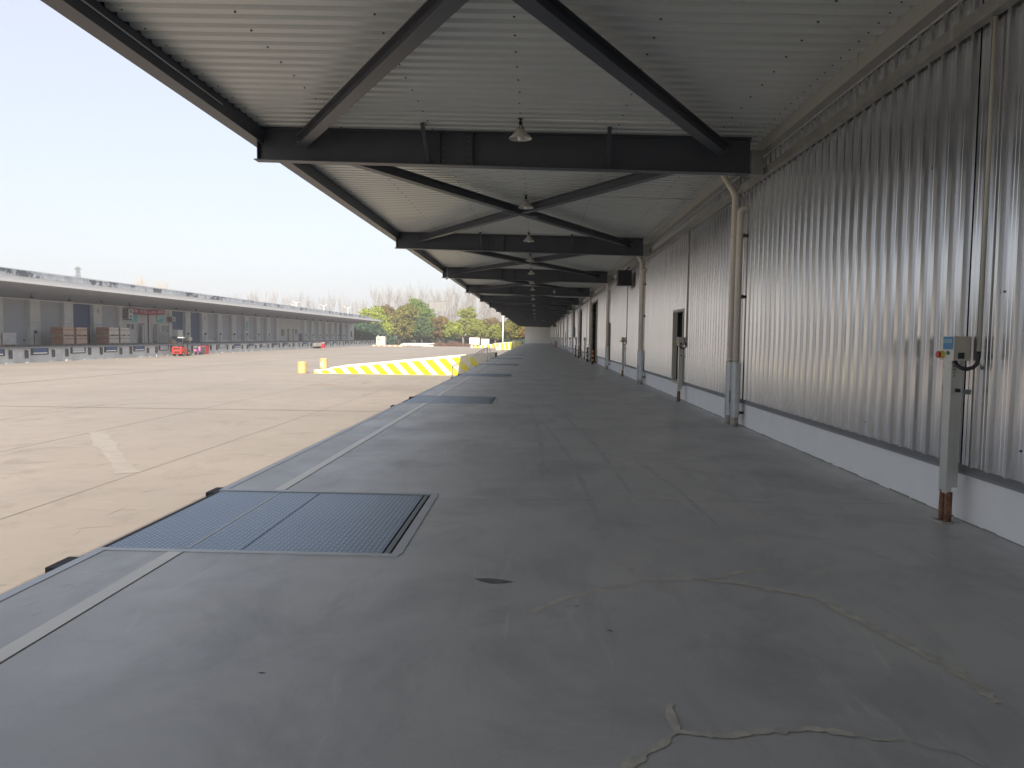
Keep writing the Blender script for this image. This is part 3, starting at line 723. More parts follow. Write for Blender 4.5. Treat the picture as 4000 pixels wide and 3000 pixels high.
# ================================================================== control posts
def make_post():
    t = thing('control_post', 'x', 'control panel')
    p = MB(); p.box(3.435, 3.439, 6.47, 6.585, .25, 1.36); p.box(3.4392, 3.482, 6.47, 6.474, .25, 1.36); p.box(3.4392, 3.482, 6.581, 6.585, .25, 1.36); p.box(3.482, 3.53, 6.474, 6.58, .30, 1.3)
    pp = p.build('post', 'galv_light', t)
    h = MB()
    for z in (1.31, 1.28, 1.255, 1.23): h.box(3.452, 3.468, 6.4685, 6.4695, z, z+.008)
    for z, d in ((1.10, .0),): h.box(3.47, 3.50, 6.44, 6.4695, z, z+.03)
    h.build('slot_holes', 'black_plastic', pp)
    MB().box(3.49, 3.62, 6.50, 6.53, 1.08, 1.12).build('bracket', 'galvanised', pp)
    MB().box(3.405, 3.535, 6.388, 6.588, 1.362, 1.560).build('control_box', 'box_beige', t)
    f = MB().box(3.401, 3.4048, 6.386, 6.590, 1.360, 1.562).build('front_cover', 'box_white', t)
    MB().box(3.3975, 3.4008, 6.398, 6.502+.045, 1.452, 1.556).build('blue_label', 'label_blue', f)
    MB().box(3.3955, 3.3973, 6.412, 6.535, 1.508, 1.534).build('name_plate', 'label_pale', f)
    txt('ASSA ABLOY', .0195, 'lettering', 'text_dark', f, (3.3950, 6.4735, 1.521), (PI/2, 0, -PI/2), .0003)
    MB().tube([(3.4008, 6.548, 1.408), (3.372, 6.548, 1.408)], .031, 20).build('switch_base', 'switch_yellow', f)
    k = MB().tube([(3.3718, 6.548, 1.408), (3.352, 6.548, 1.408)], .027, 20).build('switch_knob', 'switch_red', f)
    MB().box(3.340, 3.3518, 6.541, 6.555, 1.382, 1.434).build('knob_grip', 'switch_red', k) if False else None
    MB().tube([(3.4008, 6.462, 1.424), (3.388, 6.462, 1.424)], .016, 16).build('green_button', 'button_green', f)
    MB().box(3.438, 3.490, 6.3865, 6.3878, 1.378, 1.428).build('black_socket', 'black_plastic', t)
    MB().tube([(3.45, 6.46, 1.36), (3.45, 6.42, 1.325), (3.475, 6.39, 1.30), (3.51, 6.37, 1.295), (3.545, 6.35, 1.31), (3.57, 6.34, 1.345), (3.575, 6.335, 1.40), (3.575, 6.335, 1.445)], .0155, 12).build('flex_hose', 'black_plastic', t)
    MB().tube([(3.575, 6.335, 1.44), (3.575, 6.335, 4.08)], .017, 12).build('conduit', 'box_beige', t)
    MB().tube([(3.455, 6.55, 0), (3.45, 6.55, .12), (3.455, 6.55, .27)], .024, 12).build('rusty_stub', 'rust', t)
    MB().tube([(3.47, 6.49, 0), (3.47, 6.49, .26)], .030, 12).build('rusty_stub', 'rust', t)
    MB().box(3.4, 3.5, 6.44, 6.62, 0, .012).build('cement_foot', 'pipe_stub', t)
    return t
c0 = make_post(); first = True
CL = ['nearest steel control post with blue label and red yellow switch on its box', 'second control post, standing in front of the nearest small wall door',
      'third control post, midway between two drainpipe pairs near the second small wall door']
for k in range(16):
    if k in (3,): continue
    o = c0 if first else copy_tree(c0); first = False
    o.location = (0, 12.17*k, 0)
    o['label'] = CL[k] if k < 3 else f'{ORD[k]} position in the row of control posts, a distant one along the plinth'
    o['group'] = 'control posts along the wall' if k < 3 else 'distant control posts along the wall'

# ================================================================== bollards
def make_bollard():
    t = thing('bollard', 'x', 'bollard'); h = .92; r = .06
    MB().tube([(0, 0, 0), (0, 0, h)], r, 18).build('post', 'bollard_black', t)
    for z in (.24, .50, .75):
        MB().lathe([(r+.0015, z-.06), (r+.0015, z+.055)], n=18).build('orange_band', 'bollard_orange', t)
    MB().lathe([(.11, 0), (.11, .012), (.06, .012)], n=18).build('base_plate', 'bollard_black', t)
    return t
b0 = make_bollard(); first = True
for x, y, lab in [(3.30, 45.0, 'nearest black and orange striped bollard beside the first large wall opening'), (3.30, 49.6, 'second striped bollard, on the far side of the first large opening'),
                  (3.22, 58.3, 'third striped bollard, nearer one of the pair before the second large opening'), (3.23, 63.2, 'fourth striped bollard, farther one of the pair at the second large opening')]:
    o = b0 if first else copy_tree(b0); first = False
    o.location = (x, y, 0); o['label'] = lab; o['group'] = 'striped bollards at the large openings'
for i, (x, y) in enumerate([(3.1, 118), (3.25, 122), (3.1, 128), (3.3, 133)]):
    o = copy_tree(b0); o.location = (x, y, 0); o['label'] = f'tiny striped bollard, {ORD[i]} of the far cluster counting away from the viewer'; o['group'] = 'far cluster of striped bollards'
# black boxes under the eave
for x, y, lab in [(3.2, 28.3, 'black rectangular loudspeaker box hung under the eave by the second drainpipes'), (3.2, 136, 'tiny far black loudspeaker box hung under the eave')]:
    t = thing('speaker_box', lab, 'loudspeaker', (x, y, 3.45))
    MB().box(-.28, .2, -.3, .3, 0, .52).build('body', 'black_plastic', t)
    MB().box(-.30, .21, -.32, .31, -.02, -.001).build('base_trim', 'steel_dark2', t)
    MB().bar((.0, 0, .52), (.15, 0, .66), .04, .04).build('bracket', 'steel_dark2', t)
# grey electric cabinet
t = thing('electric_cabinet', 'grey electrical cabinet mounted on the ribbed wall beyond the second large opening', 'cabinet', (3.40, 72.2, 0))
MB().box(0, .2, -1.0, 1.5, 1.55, 2.5).build('body', 'ledge_grey', t); MB().box(-.01, -.001, -.9, 1.4, 1.62, 2.45).build('door', 'tray_steel', t); MB().box(.03, .2, .2, .6, 2.5, 4.1).build('cable_duct', 'tray_steel', t)

# ================================================================== yard stair with railing
st = thing('yard_stairs', 'concrete steps rising from the yard to the platform', 'stairs', (0, 47.3, 0))
for i in range(7):
    x0 = -3.02-.3*(i+1)
    MB().box(x0, x0+.3, -.55, .75, YG, -.165*(i+1)).build('step', 'stair_concrete', st)
rl = thing('stair_railing', 'stainless steel railing climbing beside the yard steps', 'railing', (0, 47.2, 0))
def rz_(x): return -1.2+(x+5.15)*(1.2/2.15) if x < -3.0 else 0
def seg(a, b, r, nm='handrail'): MB().tube([a, b], r, 10).build(nm, 'stainless', rl)
for (x, y) in ((-5.15, 0), (-4.06, 0), (-3.0, 0)):
    MB().tube([(x, y, rz_(x) if x > -5 else YG), (x, y, rz_(x)+.86)], .036, 10).build('post', 'stainless', rl)
seg((-5.15, 0, -1.2+.86), (-3.0, 0, .86+.0), .03); seg((-5.15, 0, -1.2+.76), (-3.0, 0, .74), .018, 'rail'); seg((-5.15, 0, -1.2+.12), (-3.0, 0, .12), .018, 'rail')
for i in range(1, 16):
    if i == 8: continue
    x = -5.15+2.15*i/16.; MB().tube([(x, 0, rz_(x)+.12), (x, 0, rz_(x)+.75)], .016, 6).build('baluster', 'stainless', rl)
MB().tube([(-3.0, 0, .86), (-2.93, .0, .89), (-2.86, 0, .87), (-2.83, 0, .80), (-2.83, 0, 0)], .026, 10).build('post', 'stainless', rl)
seg((-3.0, 0, .12), (-2.83, 0, .14), .015, 'rail'); seg((-3.0, 0, .7), (-2.83, 0, .72), .015, 'rail')
MB().tube([(-5.15, 0, -.36), (-5.17, 0, -.34)], .03, 10)

# ================================================================== striped access ramp
rp = thing('access_ramp', 'vehicle ramp with long yellow and cream striped side wall', 'ramp', (0, 0, 0))
RY = 53.6
def rtop(x):
    if x < -14.5: return -.97+(x+15.58)*.10
    return -.76+(x+14.43)*(.92/9.0) if x < -5.43 else .16+(x+5.43)*.085
def wall_poly(x0, x1, sh0, sh1, mi, name, mt):
    """a slanted stripe clipped between wall foot and coping"""
    pass
XA, XBm = -15.58, -3.1
def stripe_wall(yw, x_from, x_to, parent):
    # slanted stripes: pitch 1.02 m, lean dx per m height
    lean = -.95; pit = 1.02
    cream = MB(); n = 40
    pts = [(x_from+(x_to-x_from)*i/n) for i in range(n+1)]
    poly = [(x, rtop(x)) for x in pts]
    cream.prism([(x_from, YG)]+poly+[(x_to, YG)], 'y', yw, yw+.25)
    cream.build('side_wall', 'ramp_cream', parent)
    k = 0; x = x_from
    while x < x_to-.1:
        wb = .56
        # bottom edge from x..x+wb ; top edge shifts by lean*h
        def xt(xb_, h): return xb_+lean*h
        a0, a1 = x+.62, x+.62+wb
        pl = []
        for s_, zz in ((a0, 0), (a1, 0)):
            pl.append((min(max(s_, x_from), x_to-.01), YG+.0))
        def top_pt(xb_):
            h = 0
            for _ in range(30): h = rtop(min(max(xt(xb_, h), x_from), x_to))-YG-.1
            return (min(max(xt(xb_, h), x_from+.002), x_to-.01), YG+h)
        pl += [top_pt(a1), top_pt(a0)]
        if pl[1][0]-pl[0][0] > .05 and pl[2][0]-pl[3][0] > .02:
            MB().prism(pl, 'y', yw-.004, yw-.0005).build('yellow_stripe', 'ramp_yellow', parent)
        x += pit
    # narrow wedge at the low end
    MB().prism([(x_from, YG), (x_from+.30, YG), (x_from+.02, rtop(x_from)-.1), (x_from, rtop(x_from)-.1)], 'y', yw-.004, yw-.0005).build('yellow_stripe', 'ramp_yellow', parent)
stripe_wall(RY, XA, XBm, rp)
sf = MB(); n = 20; xs = [-15.2+(12.2)*i/n for i in range(n+1)]
sf.prism([(-15.2, YG)]+[(x, min(0, YG+(x+15.2)*(1.2/11.5))) for x in xs]+[(-3.0, YG)], 'y', RY+.25, RY+4.4); sf.build('ramp_slab', 'ramp_surface', rp)
MB().prism([(XA+.3, YG)]+[(x, rtop(x)) for x in [XA+.3, -14.43, -10, -5.43, -3.1]]+[(-3.1, YG)], 'y', RY+4.4, RY+4.65).build('side_wall', 'ramp_cream', rp)
ex = MB().box(-3.35, -3.02, RY+4.66, RY+6.4, YG, .32).build('wing_wall', 'stair_concrete', rp)
# second ramp far along the platform
r2 = thing('far_ramp', 'distant yellow and cream striped ramp at the far end of the yard', 'ramp', (0, 165, 0))
x0_, x1_ = -8.6, -3.1
def far_stripe(m_poly, mt, dy): MB().prism(m_poly, 'y', -.2+dy, .0+dy).build('side_wall' if mt == 'ramp_cream' else 'yellow_stripe', mt, r2)
far_stripe([(x0_, YG), (x0_-.5, .15), (-3.1, .75), (-3.1, YG)], 'ramp_cream', 0)
for i in range(6):
    x = x0_+.3+i*.95; far_stripe([(x, YG+.05), (x+.45, YG+.05), (x+.15, .15+(x-x0_)*.1), (x-.25, .12+(x-x0_)*.1)], 'ramp_yellow', -.21)
MB().prism([(x0_+.15, YG), (x0_-.45, .15), (x0_-.6, .15), (x0_-.1, YG)], 'y', -2.4, -.25).build('end_face', 'hazard_orange', r2)
MB().box(x0_, -3.1, .01, 4, YG, .0).build('ramp_slab', 'ramp_surface', r2)
rr2 = thing('far_railing', 'small steel railing on the distant striped ramp', 'railing', (0, 185, 0))
MB().tube([(-6.0, 0, .35), (-3.1, 0, 1.25)], .05, 8).build('handrail', 'stainless', rr2)
for x in (-5.4, -4.6, -3.9, -3.1): MB().tube([(x, 0, -.3), (x, 0, .35+(x+6)*.31)], .04, 8).build('post', 'stainless', rr2)

# ================================================================== crash drums
def drum(loc, label, deco):
    t = thing('crash_drum', label, 'barrier drum', loc, R.uniform(0, 1), 'crash drums before the ramp')
    MB().lathe([(.0001, 0), (.295, 0), (.31, .03), (.312, .60), (.330, .61), (.330, .665), (.312, .675), (.312, .79), (.30, .81), (.0001, .815)], n=32, smooth=False).build('body', 'drum_orange', t)
    MB().lathe([(.3150, .69), (.3150, .72)], n=32).build('rim_ring', 'drum_orange', t)
    if deco == 'spot':
        m_ = MB(); a0 = -PI/2+.25-t.rotation_euler.z; ring = [(a0+.22*math.cos(q)*1.0, .37+.07*math.sin(q)) for q in [2*PI*i/14 for i in range(14)]]
        m_.add([(.324*math.cos(a), .304*math.sin(a), z) for a, z in ring], [tuple(range(14))]); m_.build('reflective_patch', 'drum_white', t)
    else:
        m_ = MB()
        for r_ in range(3):
            for k in range(10):
                if (k+r_) % 2 == 0:
                    a, b = 2*PI*k/10, 2*PI*(k+1)/10
                    m_.add([(.324*math.cos(q), .304*math.sin(q), z) for z in (.12+.155*r_, .275+.155*r_) for q in (a, (a+b)/2, b)], [(0, 1, 4, 3), (1, 2, 5, 4)])
        m_.build('reflective_checks', 'drum_white', t)
    MB().box(-.05, .05, -.03, .03, .815, .84).build('handle', 'drum_orange', t)
drum((-16.3, 53.2, YG), 'plain orange crash drum standing left of the striped ramp wall', 'spot')
drum((-17.05, 61.4, YG), 'white chequered orange crash drum standing behind the low end of the ramp', 'checks')

# ================================================================== left warehouse (local frame: x outward to the yard, y along)
TH = .0125
lw = thing('old_warehouse', 'long old warehouse across the yard with white fascia, grey roller doors and raised dock', 'building', (-42.12, 0, 0), TH)
def lp(lx, ly, z=0):
    c, s_ = math.cos(TH), math.sin(TH); return (-42.12+c*lx-s_*ly, s_*lx+c*ly, z)
LE = 223.; LS = 20.
def lb(name, mt, *a, parent=None, **kw): return MB().box(*a).build(name, mt, parent or lw, **kw)
lb('dock', 'old_face', -8.0, -.15, LS, LE, YG, .02)
lb('dock_floor', 'old_floor', -8.0, 0, LS, LE, .02, .10)
m_ = MB(); yy = LS
rl_ = random.Random(5)
while yy < LE:
    l = rl_.uniform(.4, 1.6); m_.box(-.152, -.152+rl_.uniform(.01, .14), yy, min(yy+l, LE), YG, YG+rl_.uniform(.04, .2)); yy += l+rl_.uniform(.2, 2)
m_.build('broken_foot', 'old_face', lw, kind='stuff')
lb('fascia', 'old_fascia', .1, .35, LS, 219.5, 5.47, 5.95)
lb('fascia_ridge', 'old_white', .05, .38, LS, 219.5, 5.951, 5.99)
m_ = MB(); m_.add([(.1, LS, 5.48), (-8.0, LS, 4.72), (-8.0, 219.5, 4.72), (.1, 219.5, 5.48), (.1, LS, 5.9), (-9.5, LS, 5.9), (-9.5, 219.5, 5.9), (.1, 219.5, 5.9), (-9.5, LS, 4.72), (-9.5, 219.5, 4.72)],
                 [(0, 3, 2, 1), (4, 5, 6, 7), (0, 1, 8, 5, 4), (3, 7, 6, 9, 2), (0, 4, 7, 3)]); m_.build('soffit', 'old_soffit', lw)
pp = 21.
while pp < 208:
    l = 3.8; lb('parapet_panel', 'old_parapet', -.95, -.75, pp, pp+l-.05, 5.9, 6.60+rl_.uniform(-.02, .02)); pp += l
lb('parapet_cap', 'white_cap', -1.0, -.72, LS, 205, 6.64, 6.69)
lb('main_block', 'office_wall', -40, -8.45, LS, LE, YG, 5.2)
lb('lintel', 'old_fascia', -8.45, -7.8, LS, LE, 4.60, 4.70)
bays = [(60.0, 64.4, 'g'), (66.0, 70.3, 'g'), (72.37, 76.4, 'g'), (78.04, 82.14, 'g'), (83.79, 87.77, 'b'), (89.54, 93.43, 'g'), (107.54, 111.79, 'b'), (113.52, 117.6, 'b'),
        (119.6, 123.6, 'g'), (125.5, 129.7, 'g'), (131.55, 135.65, 'g'), (137.54, 141.63, 'g'), (143.55, 147.26, 'g'), (149.49, 153.0, 'g'), (168.4, 171.84, 'h'),
        (174.26, 178.02, 'g'), (180.18, 184.2, 'g'), (186.27, 190.33, 'g'), (192.54, 196.62, 'g'), (198.72, 202.39, 'g'), (204.73, 208.34, 'b'), (210.67, 214.77, 'g')]
def slats(parent, a, b, z0, z1, mt):
    m_ = MB(); z = z0
    while z < z1-.05: m_.box(-8.38, -8.368, a+.05, b-.05, z, z+.012); z += .12
    m_.build('slat_lines', mt, parent, kind='stuff')
for a, b, k in bays:
    if k == 'g':
        d = lb('roller_door', 'roller_grey', -8.45, -8.38, a, b, .10, 4.6); slats(d, a, b, .5, 4.5, 'roller_grey')
        lb('door_handle', 'steel_dark2', -8.38, -8.33, b-.55, b-.3, .45, .62, parent=d)
        lb('bottom_bar', 'pilaster_white', -8.38, -8.35, a+.05, b-.05, .12, .5, parent=d) if a > 100 else None
    elif k == 'b': lb('open_doorway', 'door_blue', -8.45, -8.38, a, b, .10, 4.6)
    else:
        d = lb('roller_door', 'office_wall', -8.45, -8.38, a, b, 1.7, 4.6); lb('open_doorway', 'door_blue', -8.45, -8.39, a, b, .10, 1.69)
edges = [b for a, b, k in bays]
pil = [(64.4, 66.0), (70.3, 72.37)]
for (a0, b0_, _), (a1, b1, _) in zip(bays[2:], bays[3:]):
    if a1-b0_ < 3: pil.append((b0_, a1))
pil += [(93.43, 94.09), (106.6, 107.54), (171.84, 174.26), (214.77, 216.0), (153.0, 154.2)]
for a, b in sorted(set(pil)):
    p = lb('pilaster', 'pilaster_white', -8.45, -7.95, a, b, .10, 4.598)
    lb('pilaster_groove', 'dark_stain', -7.949, -7.945, a+.1, b-.1, 2.35, 2.37, parent=p)
    if b-a > 1.4:
        bx = lb('meter_box', 'steel_dark2', -7.949, -7.8, b-1.15, b-.8, 1.25, 1.55, parent=p)
        lb('cable_duct', 'crate_grey', -7.949, -7.9, b-1.2, b-1.08, .1, 1.2, parent=p)
# pavement level pieces: recessed levellers and bumper strips on the dock face
k = 0; y = 65.55-5.72*2
while y < 216:
    if not (91 < y < 99.5):
        rcs = lb('leveler_recess', 'steel_dark2', -.148, -.10, y-1.2, y+1.2, -.55, .05)
        lb('lift_plate', 'door_blue' if k % 3 else 'roller_grey', -.10, -.07, y-.92, y+.92, -.33, .03, parent=rcs)
        lb('lip_edge', 'pilaster_white', -.098, -.04, y-.92, y+.92, -.45, -.36, parent=rcs)
    for s_ in (-1.85, 1.85): lb('rubber_strip', 'black_rubber', -.148, .0, y+s_-.14, y+s_+.14, -.72-rl_.uniform(0, .1), -.02-rl_.uniform(0, .2))
    y += 5.72; k += 1
# office bay with doors, windows, posters
def office(a, b, doors, wins):
    lb('office_panel', 'office_wall', -8.45, -8.1, a, b, .10, 4.598)
    lb('office_band', 'pilaster_white', -8.1, -8.06, a, b, 2.68, 2.74)
    for p, q in doors:
        d = lb('door', 'glass_dark', -8.1, -8.05, p, q, .10, 2.66); lb('door_frame', 'frame_alu', -8.05, -8.02, p, p+.12, .10, 2.66, parent=d); lb('door_frame', 'frame_alu', -8.05, -8.02, q-.12, q, .10, 2.66, parent=d)
        lb('door_leaf_or_shade', 'office_wall', -8.05, -8.0, p+(q-p)*.62, p+(q-p)*.85, .12, 2.5, parent=d)
    for p, q, z0, z1 in wins:
        wv = lb('window', 'glass_dark', -8.1, -8.06, p, q, z0, z1); lb('mullion', 'frame_alu', -8.06, -8.04, (p+q)/2-.05, (p+q)/2+.05, z0, z1, parent=wv)
        lb('frame', 'frame_alu', -8.06, -8.03, p-.08, q+.08, z1, z1+.08, parent=wv)
office(94.09, 106.6, [(97.95, 99.85), (101.9, 103.95)], [(95.38, 97.13, 1.9, 2.55), (104.82, 106.5, 1.6, 2.5)])
lb('downpipe', 'crate_grey', -8.09, -7.98, 100.75, 100.9, .10, 4.3)
office(154.2, 168.4, [(160.3, 162.0), (164.0, 165.2)], [(156.3, 158.3, 1.2, 2.6), (165.9, 167.3, 1.2, 2.6)])
office(216.0, 223.0, [], [(218.6, 220.2, 1.0, 2.6)])
# soffit lamps of the old warehouse : fixed shades
y = 71.5
while y < 200:
    zz = 4.72+.76*(3.4/8.1)
    s_ = MB(); s_.lathe([(.03, .28), (.05, .2), (.2, .02), (.22, 0)], (-4.6, y, zz-.42), 12); s_.tube([(-4.6, y, zz-.16), (-4.6, y, zz+.03)], .02, 6); s_.build('soffit_lamp', 'steel_dark2', lw); y += 6.0
# round emblem and green notice on pillars
MB().tube([(-7.949, 88.75, 3.95), (-7.93, 88.75, 3.95)], .3, 20).build('round_emblem', 'roller_grey', lw)
MB().tube([(-7.949, 118.6, 3.85), (-7.93, 118.6, 3.85)], .3, 20).build('round_emblem', 'roller_grey', lw)
for i in range(4): lb('notice_plate', 'poster_cyan', -7.949, -7.93, 136.2, 137.1, 2.05+i*.42, 2.4+i*.42)

# posters, banner, air conditioners (hung on the old warehouse)
def lthing(name, label, cat, lx, ly, z, group=None): return thing(name, label, cat, lp(lx, ly, z), TH, group)
t = lthing('poster', 'solid cyan poster panel on the office wall beneath the left of the red banner', 'poster', -8.05, 96.2, 2.87); MB().box(0, .02, 0, 1.75, 0, 1.0).build('panel', 'poster_cyan', t)
t = lthing('poster', 'pale and cyan poster panel on the office wall beneath the right of the red banner', 'poster', -8.05, 103.2, 2.87); MB().box(0, .02, 0, 1.75, 0, 1.0).build('panel', 'poster_cyan', t); MB().box(.021, .024, .2, .7, .35, .95).build('print', 'poster_pale', t); MB().box(.021, .024, 1.0, 1.35, .5, .95).build('print', 'poster_pale', t)
bn = lthing('banner', 'long red banner with pale Chinese slogan hung over the office bay', 'banner', -7.5, 94.9, 0)
nb = 24; vs_ = []
def bz(s_): return 4.63-.30*math.sin(PI*min(1, s_*1.15))*.55-.04*s_
for i in range(nb+1):
    s_ = i/nb; x = .03*math.sin(s_*19); vs_ += [(x, 9.5*s_, bz(s_)-.66), (x, 9.5*s_, bz(s_))]
m_ = MB(); m_.add(vs_, [(2*i, 2*i+2, 2*i+3, 2*i+1) for i in range(nb)]); m_.build('cloth', 'banner_red', bn)
slog = '安全发展\u00b7筑牢防线\u00b7人人参与\u00b7保障平安'
n_ = len(slog)
for i, ch in enumerate(slog):
    s_ = (i+.9)/(n_+1.0)
    txt(ch, .47, 'lettering', 'text_white', bn, (.045+.03*math.sin(s_*19), 9.5*s_, bz(s_)-.34), (PI/2, 0, PI/2), .002)
def ac(ly, z, h, w_, label):
    t = lthing('air_conditioner', label, 'air conditioner', -8.05, ly, z, 'outdoor air conditioner units')
    MB().box(0, .75, 0, w_, 0, h).build('casing', 'frame_alu', t)
    m_ = MB(); nf = 2 if h > 1 else 1
    for i in range(nf):
        cz = h*(i+.5)/nf; m_.tube([(.751, w_/2, cz), (.76, w_/2, cz)], min(w_, h/nf)*.40, 18)
    m_.build('fan_grille', 'crate_grey', t)
    MB().box(.02, .7, -.004, -.001, .05, h-.05).build('side_panel', 'crate_grey', t)
    MB().box(0, .7, .05, .12, -.1, -.01).build('bracket', 'steel_dark2', t); MB().box(0, .7, w_-.12, w_-.05, -.1, -.01).build('bracket', 'steel_dark2', t)
ac(94.45, 3.15, 1.25, .95, 'tall twin fan air conditioner at the left end of the banner')
ac(106.2, 3.05, .68, .9, 'small single fan air conditioner right of the banner by the blue doorway')

# ------------------------------------------------------------------ pallets and loads on the old dock
def pallet(ly, lx, z, wy, wx, label):
    t = lthing('pallet', label, 'pallet', lx, ly, z, 'wooden pallets on the old dock')
    for i in range(5): MB().box(-wx+wx*i/5+.01, -wx+wx*(i+1)/5-.01, 0, wy, .10, .13).build('deck_board', 'pallet_wood', t)
    for yy in (0, wy/2-.07, wy-.14):
        for xx in (-wx, -wx/2-.07, -.14): MB().box(xx, xx+.14, yy, yy+.14, 0, .099).build('block', 'pallet_wood', t)
    return t
def load(ly, lx, z, wy, wx, h, mats_, label, rows=2, cols=3, grp='pallet loads on the old dock'):
    t = lthing('carton_load', label, 'boxes', lx, ly, z, grp)
    for i in range(cols):
        for j in range(rows):
            for q in (0, 1):
                MB().box(-wx*(q+1)/2+.006, -wx*q/2-.006, wy*i/cols+.006, wy*(i+1)/cols-.006, h*j/rows+.004, h*(j+1)/rows-.004).build('carton', mats_[0], t)
    if len(mats_) > 1: MB().box(-.001, .012, .03, wy-.03, .02, h-.02).build('front_film', mats_[1], t)
    if rows > 1: MB().box(-wx-.004, .004+.012, -.004, wy+.004, h*.62, h*.62+.05).build('strap', 'rust' if mats_[0] == 'carton' else 'wrap_grey', t)
D = .1
def stack(ly, lx, wy, wx, hs, mats_, what, where):
    z = D
    for i, h in enumerate(hs):
        lev = 'lower' if i == 0 else ('upper' if len(hs) > 1 else 'single')
        if len(hs) == 1: lev = 'single'
        pallet(ly, lx, z, wy, wx, f'{lev} wooden pallet under the {what} {where}')
        load(ly, lx, z+.131, wy, wx, h-.135, mats_, f'{lev} {what} {where}')
        z += h
stack(66.2, -5, 1.5, 2.0, [1.25], ['carton', 'wrap_grey'], 'grey wrapped carton load', 'at the left edge of the photo')
stack(67.9, -5, 1.9, 1.9, [1.22], ['carton_light', 'wrap_grey'], 'pale grey wrapped load', 'beside the first roller door')
stack(77.0, -5, 1.9, 1.3, [.92, .93], ['carton', 'carton_light'], 'brown carton stack', 'left of the blue doorway')
stack(79.3, -5, 2.0, 1.3, [.92, .93], ['carton', 'carton_light'], 'brown carton stack', 'in front of the blue doorway')
stack(85.6, -5, 2.1, 1.5, [.96, .97], ['carton', 'wrap_film'], 'film wrapped carton stack', 'on the left before the office')
stack(88.0, -5, 2.2, 1.5, [.96, .97], ['carton', 'wrap_film'], 'film wrapped carton stack', 'on the right before the office')
t = lthing('carton_load', 'white cartons piled on a table beside the right office window', 'boxes', -5.6, 104.1, 1.02)
for i in range(3):
    for j in range(3): MB().box(-.8, 0, i*.52+.01, (i+1)*.52-.01, j*.3+.003, (j+1)*.3-.003).build('carton', 'carton_white', t)
t = lthing('work_table', 'low table carrying white cartons by the office', 'table', -5.6, 103.9, .1)
MB().box(-.9, .05, 0, 2.0, .84, .90).build('tabletop', 'pallet_wood', t)
for a_, b_ in ((-.85, .05), (-.85, 1.9), (0, .05), (0, 1.9)): MB().box(a_-.03, a_+.03, b_-.03, b_+.03, 0, .84).build('leg', 'steel_dark2', t)
t = lthing('plastic_crate', 'cream plastic crate standing before the white cartons on the old dock', 'crate', -4.6, 105.2, .45); MB().box(-.5, 0, 0, 1.1, 0, .42).build('body', 'hut_cream', t); MB().box(-.53, .03, -.03, 1.13, .42, .46).build('rim', 'hut_cream', t)
t = lthing('handcart', 'small trolley under the cream plastic crate', 'cart', -4.6, 105.1, .1); MB().box(-.55, .05, 0, 1.3, .28, .34).build('deck', 'steel_dark2', t)
for a_, b_ in ((-.45, .15), (-.45, 1.15), (-.05, .15), (-.05, 1.15)): MB().tube([(a_-.03, b_, .14), (a_+.03, b_, .14)], .14, 12).build('wheel', 'black_rubber', t)
t = lthing('carton_load', 'low brown carton pile between the two office doors', 'boxes', -5.2, 101.3, .1); MB().box(-.6, 0, 0, 1.6, .0, .3).build('carton', 'carton_light', t); MB().box(-.55, -.05, .1, .9, .304, .55).build('carton', 'carton_light', t)

# ------------------------------------------------------------------ forklift, scooter, racks, bins by the old dock
t = thing('forklift', 'red forklift truck parked against the old dock with its counterweight to the camera', 'forklift', lp(1.55, 89.3, YG), TH)
bd = MB(); bd.prism([(-1.15, .25), (-1.25, .55), (-1.22, 1.0), (-1.0, 1.08), (-.25, 1.06), (.15, .82), (.35, .55), (.55, .5), (.95, .5), (.95, .22), (.2, .2), (-.4, .2)], 'x', -.55, .55); bd.build('body', 'forklift_red', t)
MB().box(-.42, .42, -1.262, -1.235, .78, .95).build('rear_grille', 'steel_dark2', t); MB().box(-.3, .3, -1.262, -1.245, .42, .56).build('tow_recess', 'steel_dark2', t)
for x in (-.45, .45): MB().box(x-.07, x+.07, -1.26, -1.238, .62, .70).build('tail_lamp', 'switch_red', t)
gd = MB()
for x in (-.47, .47):
    gd.bar((x, -.85, 1.05), (x, -.6, 2.05), .05, .05); gd.bar((x, .5, .6), (x, .35, 2.05), .05, .05); gd.bar((x, -.66, 2.06), (x, .42, 2.06), .05, .05)
for i in range(7): gd.bar((-.47, -.62+i*.17, 2.07), (.47, -.62+i*.17, 2.07), .03, .03)
gd.build('overhead_guard', 'steel_dark2', t)
MB().box(-.25, .25, -.35, .15, 1.07, 1.2).build('seat', 'black_rubber', t); MB().box(-.25, .25, -.42, -.33, 1.1, 1.6).build('seat_back', 'black_rubber', t)
MB().tube([(0, .45, .8), (0, .25, 1.25)], .025, 8).build('steering_column', 'steel_dark2', t)
ms = MB()
for x in (-.3, .3): ms.bar((x, 1.02, .1), (x, 1.02, 2.1), .1, .12)
for z in (.3, 1.1, 2.05): ms.bar((-.3, 1.02, z), (.3, 1.02, z), .06, .06)
ms.build('mast', 'steel_dark2', t)
fk = MB()
for x in (-.25, .25): fk.box(x-.06, x+.06, 1.12, 2.1, .06, .11); fk.box(x-.06, x+.06, 1.09, 1.13, .06, .7)
for z in (.25, .6): fk.box(-.5, .5, 1.085, 1.1, z, z+.08)
fk.build('forks', 'steel_dark2', t)
MB().box(-.35, .35, -.2, .3, 2.10, 2.22).build('roof_box', 'carton_white', t)
for x in (-.5, .5):
    for y, r_ in ((-.72, .26), (.68, .32)):
        wq = MB().tube([(x-.09, y, r_), (x+.09, y, r_)], r_, 22).build('wheel', 'black_rubber', t); MB().tube([(x-.095, y, r_), (x+.095, y, r_)], r_*.5, 14).build('rim', 'drum_orange', wq)
